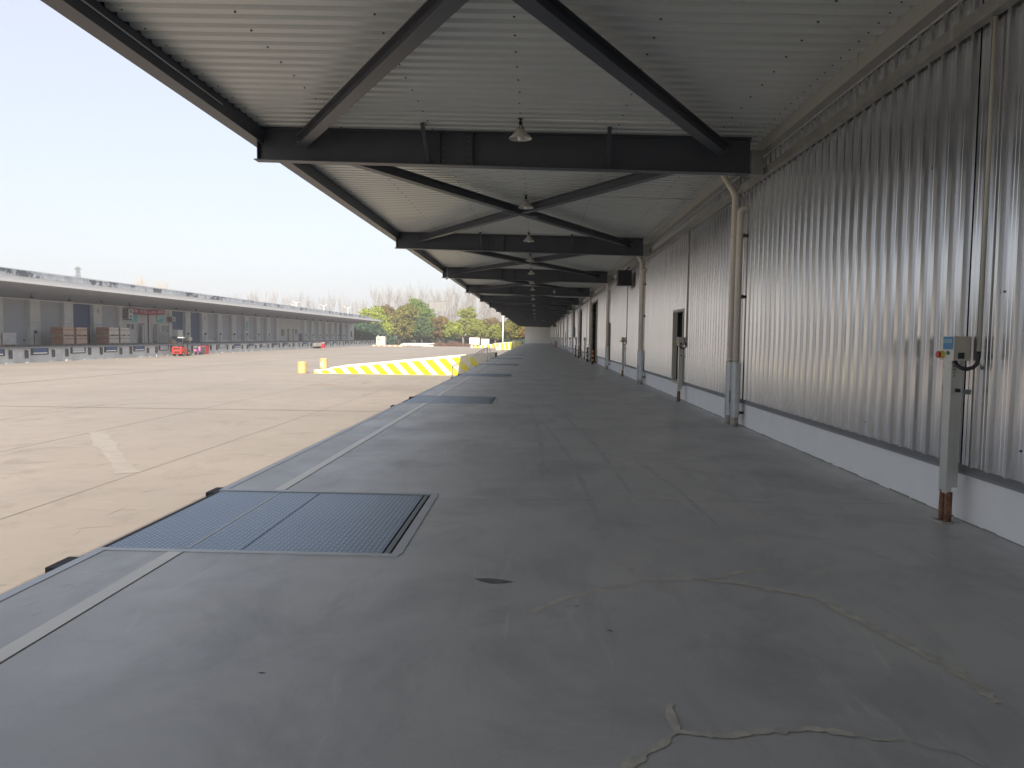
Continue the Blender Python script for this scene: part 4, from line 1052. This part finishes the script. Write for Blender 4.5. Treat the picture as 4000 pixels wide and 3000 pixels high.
t = thing('scooter', 'pink and grey motor scooter parked in front of the forklift', 'scooter', lp(1.2, 94.6, YG), TH)
for y in (-.55, .6): MB().tube([(-.05, y, .25), (.05, y, .25)], .25, 18).build('wheel', 'black_rubber', t)
MB().prism([(-.8, .45), (-.75, .72), (-.1, .75), (.05, .4), (.35, .38), (.5, .9), (.42, 1.0), (.55, .95), (.66, .5), (.4, .25), (-.4, .25)], 'x', -.14, .14).build('body', 'scooter_pink', t)
MB().box(-.13, .13, -.75, -.1, .752, .84).build('seat', 'black_rubber', t); MB().tube([(-.32, .45, 1.05), (.32, .45, 1.05)], .02, 8).build('handlebar', 'steel_dark2', t); MB().box(-.12, .12, .47, .56, .92, 1.08).build('headlight', 'lamp_bulb', t)
for i, (ly, lab) in enumerate([(95.6, 'nearer grey slatted cage crate against the dock beside the scooter'), (96.6, 'farther grey slatted cage crate against the dock beside the red bin')]):
    t = thing('cage_crate', lab, 'crate', lp(.55, ly, YG), TH, 'slatted crates by the old dock')
    for j in range(6): MB().box(.42, .46, j*.17, j*.17+.09, 0, 1.05).build('slat', 'crate_grey', t)
    for z in (.05, .5, .97): MB().box(-.3, .419, 0, .95, z, z+.07).build('frame', 'crate_grey', t)
    for j in range(4): MB().box(-.3+j*.2, -.2+j*.2, -.03, -.001, 0, 1.05).build('slat', 'crate_grey', t)
for ly, lx, lab, lid in [(97.9, .7, 'plain red bin standing against the dock right of the cage crates', None), (155.5, .7, 'red bin with a pale lid standing far along the old dock', 1)]:
    t = thing('waste_bin', lab, 'bin', lp(lx, ly, YG), TH, 'red bins by the old dock')
    MB().prism([(-.38, 0), (.38, 0), (.5, 1.0), (-.5, 1.0)], 'x', -.35, .35).build('body', 'bin_red', t); MB().box(-.4, .4, -.55, .55, 1.001, 1.08).build('lid' if lid else 'rim', 'bin_lid' if lid else 'bin_red', t)
t = thing('platform_trolley', 'dark grey platform trolley parked near the red bin with the pale lid', 'trolley', lp(.7, 149.5, YG), TH)
MB().box(-.4, .4, 0, 3.4, .3, .4).build('deck', 'steel_dark2', t)
for y in (0, 3.35): MB().box(-.4, .4, y, y+.06, .4, 1.1).build('end_frame', 'crate_grey', t)
for y in (.4, 3.0): MB().tube([(-.35, y, .15), (.35, y, .15)], .15, 12).build('wheel', 'black_rubber', t)

# ================================================================== end of the yard
p = at_y(1487, 1346, 205.)
t = thing('service_kiosk', 'cream concrete kiosk with dark slots at the end of the old dock', 'kiosk', (p.x, 205, YG))
MB().box(-1.05, 1.1, 0, 2, 0, 2.45).build('body', 'hut_cream', t); MB().box(-1.25, -1.06, .2, 1.8, 0, 2.3).build('side_panel', 'office_wall', t)  # greyer left panel puts the shade of that side into its colour
for z in (1.15, 1.6): MB().box(-1.0, .25, -.02, -.001, z, z+.16).build('slot', 'glass_dark', t)
MB().tube([(-.9, 1, 2.45), (-.9, 1, 2.75)], .12, 8).build('vent', 'white_cap', t)
k0 = None
for i in range(12):
    p = at_y(1455+i*10.4, 1353, 191.); hz = 'hazard_orange' if i % 2 else 'hazard_pale'
    t = inst('kerb_block', MB().box(-.33, .33, -.3, .3, 0, .34).mesh('kerb_block', hz), None, loc=(p.x, 193, YG), label=f"{'rust orange' if i % 2 else 'pale cream'} kerb block, {ORD[i]} from the left in the row before the kiosk", cat='kerb block', group=('orange' if i % 2 else 'pale')+' kerb blocks before the kiosk')
# low wall and clutter beyond the old warehouse
p = at_y(1350, 1335, 226.); MB()
t = thing('site_fence', 'low grey fence panels behind the end of the old warehouse', 'fence', (p.x, 229, YG))
for i in range(7): MB().box(i*1.6, i*1.6+1.5, 0, .1, 0, 2.1).build('panel', 'roller_grey', t)
# white lamp post with dark lower side
p = at_y(1964, 1350, 176.)
t = thing('lamp_post', 'tall white pole standing at the far end of the yard', 'pole', (p.x, 176, YG))
MB().tube([(0, 0, 0), (0, 0, 7.3)], [.17, .13], 14).build('pole', 'pole_white', t); MB().tube([(0, 0, 0), (0, 0, 1.0)], .19, 14).build('green_base', 'leaf_blue', t); MB().box(-.25, .1, -.15, .1, 7.2, 7.4).build('cap', 'pole_white', t)
# two white boards / blocks, yellow barrier and small blocks
def blk(name, px0, px1, pyt, pyb, Y, dep, mt, label, cat):
    a, b = at_y(px0, pyb, Y), at_y(px1, pyt, Y); t = thing(name, label, cat, (a.x, Y, max(YG, a.z) if False else YG))
    return t, b.x-a.x, b.z-YG
t, w_, h_ = blk('info_board', 1833, 1873, 1319, 1343, 212., 1, '', 'clean white box shaped board with pale wave pattern beyond the brush pile', 'board')
MB().box(0, w_, 0, 1.2, .5, h_).build('panel', 'board_white', t)
for x in (.1, w_-.3): MB().box(x, x+.2, .4, .6, 0, .5).build('leg', 'dark_grey_green', t)
m_ = MB(); pts = [(w_*i/24, -.003, h_*.55+.1*math.sin(i*1.6)) for i in range(25)]
m_.tube(pts, .03, 5); m_.build('wave_pattern', 'poster_pale', t)
t, w_, h_ = blk('info_board', 1879, 1911, 1324, 1344, 212., 1, '', 'weathered cream board leaning to the right of the white board', 'board')
MB().box(0, w_, 0, .8, .3, h_).build('panel', 'board_white', t); MB().box(.3, w_-.3, .3, .5, 0, .3).build('foot', 'dark_grey_green', t)
t, w_, h_ = blk('ramp_barrier', 1852, 1934, 1338, 1352, 188., 1, '', 'low yellow and cream striped barrier wall near the far pole', 'barrier')
n = 8
for i in range(n): MB().prism([(w_*i/n, 0), (w_*(i+1)/n-.01, 0), (w_*(i+1)/n-.01-.2, .35+.7*(i+1)/n), (w_*i/n-.2, .35+.7*i/n)], 'y', 0, .4).build('stripe' if i % 2 else 'wall_block', 'ramp_yellow' if i % 2 else 'ramp_cream', t)
for px, lab in ((1843, 'small cream marker block at the low end of the far striped barrier'), (1857, 'small yellow marker block next to the far striped barrier')):
    p = at_y(px, 1352, 184.); t = thing('marker_block', lab, 'concrete block', (p.x, 184, YG)); MB().prism([(-.28, 0), (.28, 0), (.22, .75), (-.22, .75)], 'y', -.2, .2).build('block', 'ramp_cream' if px < 1850 else 'switch_yellow', t); MB().box(-.2, .2, -.18, .18, .751, .8).build('top', 'ramp_cream', t)
a, b = at_y(1936, 1367, 160.), at_y(1960, 1356, 160.)
t = thing('skip_trough', 'pale yellow trough with three holes before the far pole', 'trough', (a.x, 160, YG))
w_ = b.x-a.x; MB().prism([(.2, 0), (w_-.2, 0), (w_, .62), (0, .62)], 'y', -.5, .5).build('body', 'hut_cream', t)
for i in range(3): MB().tube([(w_*(.25+.25*i), -.505, .4), (w_*(.25+.25*i), -.501, .4)], .07, 10).build('hole', 'dark_grey_green', t)
# white pipes and rubble
for i, (pa, pb, z, lab) in enumerate([((1575, 1344), (1697, 1342), .45, 'upper long white pipe lying left of the brush pile'), ((1590, 1349), (1660, 1348), .15, 'lower shorter white pipe lying left of the brush pile')]):
    a, b = at_y(*pa, 208.), at_y(*pb, 208.-i)
    t = thing('white_pipe', lab, 'pipe', (a.x, 208-i*.8, YG+z+.1), 0, 'white pipes by the brush pile'); MB().tube([(0, 0, 0), (b.x-a.x, 0, .05)], .2, 12).build('tube', 'white_pipe', t)
def pile(name, px0, px1, Y, h, n, mt, label, cat, stick, seed):
    rr = random.Random(seed); a, b = at_y(px0, 1348, Y), at_y(px1, 1348, Y); m_ = MB(); L_ = b.x-a.x
    for i in range(n):
        u = rr.random(); env = h*math.sin(PI*min(1, max(0.04, u)))**.5*(0.75+.25*math.sin(u*17+seed)); x = u*L_; y = rr.uniform(-1.5, 1.8); z = rr.random()**1.3*env*(1-abs(y)/2.6)
        if stick:
            an = rr.uniform(-1, 1)*.9; l = rr.uniform(.5, 1.7); yw = rr.uniform(-.6, .6); cv = rr.uniform(-.3, .3)
            p0_ = Vector((x, y, max(0.03, z))); d = Vector((math.cos(an)*math.cos(yw), math.sin(yw), math.sin(an)*.6))
            m_.tube([p0_-d*l/2+Vector((0, 0, -cv*.4)), p0_+Vector((0, 0, cv*.5)), p0_+d*l/2], rr.uniform(.015, .05), 3, caps=False)
        else:
            s_ = rr.uniform(.12, .4); m_.box(x-s_, x+s_, y-s_*.7, y+s_*.6, max(0, z-s_*.5), z+s_*.6)
    return m_.build(name, mt, None, loc=(a.x, Y, YG), label=label, cat=cat, kind='stuff')
pile('brush_pile', 1668, 1850, 209., 1.7, 1500, 'brush_wood', 'long tangled heap of reddish brown cut branches at the yard end', 'brush pile', True, 4)
pile('rubble_pile', 1567, 1612, 209., .9, 60, 'white_pipe', 'heap of pale broken rubble beside the white pipes', 'rubble', False, 6)
pile('rubble_pile', 1655, 1690, 207., .3, 22, 'white_pipe', 'low scatter of pale rubble at the foot of the brush pile', 'rubble', False, 8)
pile('rubble_pile', 1905, 1935, 211., .6, 30, 'rust_stain', 'small rusty debris heap beside the weathered cream board', 'rubble', False, 9)

# ================================================================== trees
def leaf_mesh(name, mt, blobs, n, size, seed, tall=1.):
    rr = random.Random(seed); v, f = [], []
    tot = sum(b[3]**2 for b in blobs)
    for bx, by, bz, br in blobs:
        # sub clumps give light and dark masses
        subs = []
        for _ in range(int(9+br*5)):
            d = Vector((rr.gauss(0, 1), rr.gauss(0, 1), rr.gauss(0, 1))).normalized()
            rad = br*rr.uniform(.62, .98); subs.append((Vector((bx, by, bz))+d*rad*1.0, br*rr.uniform(.18, .34)))
        k = int(n*br**2/tot)
        for i in range(k):
            if rr.random() < .86:
                c, r_ = rr.choice(subs); d = Vector((rr.gauss(0, 1), rr.gauss(0, 1), rr.gauss(0, 1))).normalized(); p = c+d*r_*rr.uniform(.75, 1.05)
                nrm = (d+Vector((rr.uniform(-.5, .5), rr.uniform(-.5, .5), rr.uniform(-.2, .6)))).normalized()
            else:
                d = Vector((rr.gauss(0, 1), rr.gauss(0, 1), rr.gauss(0, 1))).normalized(); p = Vector((bx, by, bz))+d*br*rr.uniform(.3, .9); nrm = (d+Vector((rr.uniform(-.6, .6), rr.uniform(-.6, .6), rr.uniform(-.3, .6)))).normalized()
            a = nrm.orthogonal().normalized(); a.rotate(Matrix.Rotation(rr.uniform(0, 6.28), 3, nrm)); b = nrm.cross(a)
            s_ = size*rr.uniform(.6, 1.3); o = len(v)
            v += [tuple(p-a*s_*.6), tuple(p-b*s_*.35+nrm*s_*.08), tuple(p+a*s_*.6), tuple(p+b*s_*.35+nrm*s_*.08)]; f.append((o, o+1, o+2, o+3))
    me = bpy.data.meshes.new(name); me.from_pydata(v, [], f); me.materials.append(MATS[mt]); me.update(); return me
def tree(px, hw, pyt, Y, mt, label, cat='tree', pyb=1322, seed=0, n=6500, trunk_px=None, shape='round', size=.46, trunkmat='bark', grp=None):
    rr = random.Random(seed+100)
    base = at_y(trunk_px or px, 1340, Y); top = at_y(px, pyt, Y); bot = at_y(px, pyb, Y)
    cx = top.x-base.x; half = hw*1.14*Y/3006.; H = top.z-YG; B = max(.6, bot.z-YG)
    t = thing('tree' if cat == 'tree' else cat, label, 'tree', (base.x, Y, YG))
    blobs = []
    ch = H-B
    nb_ = 20; n = int(n*2.3)
    if shape == 'round':
        for i in range(nb_):
            u = rr.random(); ang = rr.uniform(0, 2*PI); z = B+ch*(.22+.6*u); wv = math.sin(PI*min(.95, max(.12, (z-B)/ch*.85+.12)))
            r_ = half*rr.uniform(.30, .46); rad = max(0, half*wv*1.08-r_)*rr.uniform(.75, 1)
            blobs.append((cx+rad*math.cos(ang), rad*math.sin(ang)*.8, z, min(r_, ch*.4)))
        blobs.append((cx, 0, H-half*.5, half*.5)); blobs.append((cx-half*.45, 0, B+ch*.4, half*.5)); blobs.append((cx+half*.45, 0, B+ch*.42, half*.5)); blobs.append((cx, -.5, B+ch*.25, half*.5))
    elif shape == 'loose':
        for i in range(26):
            ang = rr.uniform(0, 2*PI); z = B+ch*rr.uniform(.05, .9); wv = 1.1-.5*abs((z-B)/ch-.4)*2; r_ = half*rr.uniform(.2, .36); rad = rr.uniform(.3, 1)*max(0, half*wv-r_)
            blobs.append((cx+rad*math.cos(ang), rad*math.sin(ang), z, r_))
    inst('crown', leaf_mesh('crown', mt, blobs, n, size, seed), t)
    tr = MB(); r0 = max(.12, half*.045); fork = B+ch*.12
    tr.tube([(0, 0, 0), (.05, 0, fork*.6), (cx*.2, 0, fork), (cx*.7, 0, B+ch*.6)], [r0*1.25, r0, r0*.85, r0*.25], 8)
    tr.build('trunk', trunkmat, t)
    lm = MB()
    for i in range(7):
        b_ = rr.choice(blobs); lm.tube([(cx*.1, 0, fork*.8+rr.uniform(0, .5)), (b_[0]*.5+cx*.2, b_[1]*.5, (fork+b_[2])*.5), (b_[0], b_[1], b_[2]+b_[3]*.3)], [r0*.6, r0*.35, r0*.08], 5, caps=False)
    lm.build('limbs', trunkmat, t)
    return t
tree(1452, 75, 1203, 236, 'leaf_lime', 'bright lime green bushy tree rising over the end of the old warehouse roof', seed=1, n=8000)
tree(1512, 46, 1188, 246, 'leaf_brown', 'brown leaved tree between the lime tree and the large olive tree', seed=2)
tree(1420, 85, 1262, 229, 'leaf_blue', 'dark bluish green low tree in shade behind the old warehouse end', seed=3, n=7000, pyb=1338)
tree(1512, 26, 1258, 233, 'leaf_lime', 'narrow light green tree just right of the old warehouse canopy tip', seed=21, n=3500, pyb=1318)
tree(1588, 66, 1192, 241, 'leaf_olive', 'large olive green tree with a thin trunk behind the white pipes', seed=4, n=9500, trunk_px=1556, size=.46)
tree(1628, 72, 1176, 256, 'leaf_green', 'tall domed fresh green tree standing behind the large olive tree', seed=5, n=9000)
tree(1655, 38, 1232, 234, 'leaf_deep', 'dark green round tree in front of the tall domed tree', seed=6, trunk_px=1647, n=6500)
tree(1724, 40, 1234, 240, 'leaf_brown', 'olive brown round tree whose trunk rises behind the brush pile', seed=7, trunk_px=1718, n=6500)
tree(1745, 28, 1262, 246, 'leaf_deep', 'small dark tree tucked behind the olive brown round tree', seed=22, n=4000)
tree(1812, 66, 1203, 262, 'leaf_spring', 'large loose spring green tree behind the two white boards', seed=8, n=6500, shape='loose', size=.4, pyb=1310)
tree(1775, 48, 1262, 236, 'leaf_lime', 'low vase shaped tree with feathery new leaves left of the white board', seed=9, trunk_px=1808, n=3600, shape='loose', size=.3, pyb=1312, trunkmat='bark_pale')
tree(1855, 45, 1255, 240, 'leaf_spring', 'feathery new leaved tree directly above the white board', seed=10, n=3600, shape='loose', size=.3, pyb=1312, trunkmat='bark_pale')
tree(1934, 38, 1276, 237, 'leaf_spring', 'small forked spring green tree between the boards and the white pole', seed=11, n=3000, shape='loose', size=.28, pyb=1318, trunkmat='bark_pale')
tree(2003, 50, 1250, 250, 'leaf_olive', 'olive green tree with forked trunk right of the white pole', seed=12, n=8000, trunk_px=1998, trunkmat='bark_pale')
tree(2062, 34, 1272, 244, 'leaf_brown', 'yellowish brown tree at the corner of the far white wall', seed=13, n=4500)
tree(1905, 70, 1252, 275, 'leaf_brown', 'wide brown shrub like tree behind the bare trunks', seed=14, n=7000, pyb=1335)
tree(1970, 40, 1255, 280, 'leaf_brown', 'brown tree behind the white pole', seed=15, n=4500, pyb=1335)
tree(1345, 26, 1242, 240, 'leaf_spring', 'small yellow green tree top peeping over the old warehouse roof', seed=16, n=2500, pyb=1290)
tree(1690, 34, 1240, 252, 'leaf_olive', 'olive tree filling the gap between the domed tree and the brown round tree', seed=31, n=4500, pyb=1330)
tree(1885, 42, 1250, 258, 'leaf_olive', 'dull olive tree right of the large loose spring tree', seed=32, n=5000, pyb=1330)
tree(1478, 40, 1250, 239, 'leaf_olive', 'olive tree low between the lime tree and the large olive tree', seed=33, n=5500, pyb=1330)
tree(1940, 36, 1262, 262, 'leaf_olive', 'dull olive tree behind the small forked spring tree', seed=34, n=4500, pyb=1332)
# undergrowth
ub = []
ru = random.Random(9)
for i in range(46):
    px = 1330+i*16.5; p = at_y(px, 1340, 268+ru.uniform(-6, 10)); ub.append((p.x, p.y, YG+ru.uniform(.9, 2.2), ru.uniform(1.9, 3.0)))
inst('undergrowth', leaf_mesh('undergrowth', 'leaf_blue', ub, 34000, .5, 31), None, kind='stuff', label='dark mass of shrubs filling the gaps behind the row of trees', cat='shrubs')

# bare poplars
def poplar_mesh(seed, H=15., spread=.085, mt='twig_pale'):
    rr = random.Random(seed); tr, br = MB(), MB()
    tr.tube([(0, 0, 0), (rr.uniform(-.2, .2), 0, H*.5), (rr.uniform(-.3, .3), 0, H)], [.16, .10, .015], 5, caps=False)
    for i in range(46):
        z = H*rr.uniform(.18, .93); a = rr.uniform(0, 2*PI); l = H*spread*(1.9-z/H)*rr.uniform(.7, 1.5); ln = l*rr.uniform(1.2, 2.2)
        p1 = Vector((math.cos(a)*l*.55, math.sin(a)*l*.55, z+ln*.45)); p2 = Vector((math.cos(a)*l*.8, math.sin(a)*l*.8, z+ln))
        br.tube([(0, 0, z), p1, p2], [.045, .03, .01], 3, caps=False)
        for j in range(6):
            q = Vector((0, 0, z)).lerp(p2, rr.uniform(.3, 1)); d = Vector((rr.uniform(-1, 1), rr.uniform(-1, 1), rr.uniform(.8, 2.4))).normalized()*rr.uniform(.5, 1.4)
            br.tube([q, q+d], [.02, .008], 3, caps=False)
    return tr.mesh('trunk', 'bark_pale'), br.mesh('branches', mt)
PM = [poplar_mesh(s_) for s_ in range(5)]
rp_ = random.Random(21)
pops = []
for px in range(905, 1450, 22): pops.append((px+rp_.uniform(-8, 8), 1152+(px-900)*.045+rp_.uniform(-8, 22), 300))
for px in range(1455, 1960, 14): pops.append((px+rp_.uniform(-6, 6), 1132+abs(px-1700)*.03+rp_.uniform(-4, 26), 305))
for px in range(1880, 2010, 15): pops.append((px+rp_.uniform(-4, 4), 1205+rp_.uniform(-10, 20), 290))
for px, pyt, Y in pops:
    Y += rp_.uniform(-14, 14); b = at_y(px, 1340, Y); t_ = at_y(px, pyt, Y); H = (t_.z-YG)
    far_left = px < 1460
    t = thing('bare_poplar', 'slender leafless poplar rising above the old warehouse roof' if far_left else 'slender leafless poplar in the pale row behind the green trees', 'tree', (b.x, Y, YG), rp_.uniform(0, 6), 'bare poplars over the old warehouse roof' if far_left else 'bare poplars behind the green trees')
    k = rp_.randrange(5); s_ = H/15.
    inst('trunk', PM[k][0], t, scale=(s_, s_, s_)); inst('branches', PM[k][1], t, scale=(s_, s_, s_))
# cream bushy bare trees over the old roof
def bush_bare(px, pyt, Y, w_, label, seed):
    rr = random.Random(seed); b = at_y(px, 1340, Y); top = at_y(px, pyt, Y); H = (top.z-YG)*1.06; t = thing('bare_tree', label, 'tree', (b.x, Y, YG)); m_ = MB()
    MB().tube([(0, 0, 0), (0, 0, H*.5)], [.25, .1], 6).build('trunk', 'bark_pale', t)
    for i in range(90):
        a = rr.uniform(0, 2*PI); r_ = w_*rr.random()**.6; z1 = H*(1-.35*(r_/w_)**2)*rr.uniform(.8, 1.02)
        p2 = Vector((r_*math.cos(a), r_*math.sin(a), z1)); m_.tube([(0, 0, H*.35), p2*.5+Vector((0, 0, H*.2)), p2], [.05, .03, .008], 3, caps=False)
        for j in range(7):
            q = Vector((0, 0, H*.4)).lerp(p2, rr.uniform(.5, 1)); d = Vector((rr.uniform(-1, 1), rr.uniform(-1, 1), rr.uniform(.3, 1.6))).normalized()*rr.uniform(.4, 1.); m_.tube([q, q+d], [.02, .007], 3, caps=False)
    m_.build('branches', 'twig_cream', t)
bush_bare(552, 1083, 150, 2.3, 'cream coloured bushy leafless tree peeping over the old roof left of the banner', 1)
bush_bare(622, 1105, 160, 1.8, 'smaller cream leafless tree just right of the bushy one over the old roof', 2)
bush_bare(648, 1110, 170, 1.4, 'thin cream leafless tree, rightmost of the three over the old roof', 3)

# pylon
p = at_y(304, 1043, 300); H = p.z-YG
t = thing('power_pylon', 'small grey lattice power pylon standing far behind the old warehouse', 'pylon', (p.x, 300, YG)); m_ = MB()
def pw(z): return 2.6*(1-z/H)**1.3+.4
zs = [H*i/10 for i in range(11)]
for a, b in zip(zs, zs[1:]):
    for sx, sy in ((-1, -1), (1, -1), (1, 1), (-1, 1)):
        m_.bar((sx*pw(a), sy*pw(a), a), (sx*pw(b), sy*pw(b), b), .16, .16)
    for s_ in (-1, 1): m_.bar((-pw(a), s_*pw(a), a), (pw(b), s_*pw(b), b), .1, .1); m_.bar((pw(a), s_*pw(a), a), (-pw(b), s_*pw(b), b), .1, .1)
m_.build('lattice_tower', 'lattice', t)
m_ = MB()
for z, l in ((H*.84, 2.4), (H*.97, 1.5)): m_.bar((-l, 0, z), (l, 0, z), .2, .3); m_.bar((-l, 0, z), (0, 0, z+1.2), .1, .1); m_.bar((l, 0, z), (0, 0, z+1.2), .1, .1)
m_.build('cross_arms', 'lattice', t)
# solar street lamps
for px, py, Y, lab in [(1157, 1180, 262, 'tallest white solar street lamp with a winged top behind the old roof'), (1147, 1189, 280, 'white solar street lamp just left of the tallest one'), (1264, 1191, 265, 'white solar street lamp alone in the middle behind the old roof'),
                       (1358, 1200, 268, 'rightmost white solar street lamp, next to the small yellow green tree top')]:
    p = at_y(px, py, Y); H = p.z-YG; t = thing('street_lamp', lab, 'street lamp', (p.x, Y, YG), 0, 'solar street lamps behind the old warehouse')
    MB().tube([(0, 0, 0), (0, 0, H-.3)], .12, 8).build('pole', 'pole_white', t); MB().bar((-.1, 0, H-.35), (-1.3, -.2, H+.25), .5, .08).build('solar_panel', 'pole_white', t); MB().bar((.1, 0, H-.35), (1.3, -.2, H+.05), .3, .12).build('lamp_head', 'pole_white', t)
# billboard
a, b = at_y(1676, 1217, 284), at_y(1743, 1178, 284)
t = thing('billboard', 'large dark grey blank billboard standing behind the trees', 'billboard', (a.x, 284, YG)); w_ = b.x-a.x
MB().box(0, w_, 0, .5, a.z-YG, b.z-YG).build('panel', 'billboard_grey', t); MB().box(-.1, w_+.1, -.05, -.001, b.z-YG, b.z-YG+.25).build('top_frame', 'lattice', t)
for x in (.5, w_-.8): MB().box(x, x+.35, .1, .4, 0, a.z-YG).build('post', 'lattice', t)
for x in (w_*.33, w_*.66): MB().box(x-.04, x+.04, -.04, -.001, a.z-YG, b.z-YG).build('panel_joint', 'lattice', t)

# ================================================================== air
hz = bpy.data.materials.new('haze'); hz.use_nodes = True; n = hz.node_tree; n.nodes.remove(n.nodes['Principled BSDF'])
pv = n.nodes.new('ShaderNodeVolumePrincipled'); pv.inputs['Density'].default_value = .00065; pv.inputs['Color'].default_value = (.93, .93, .95, 1); pv.inputs['Anisotropy'].default_value = .2
n.links.new(pv.outputs[0], n.nodes['Material Output'].inputs['Volume']); MATS['haze'] = hz
HAZE = True
if HAZE: MB().box(-420, 420, -120, 620, -2.4, 34).build('haze', 'haze', None, kind='stuff')
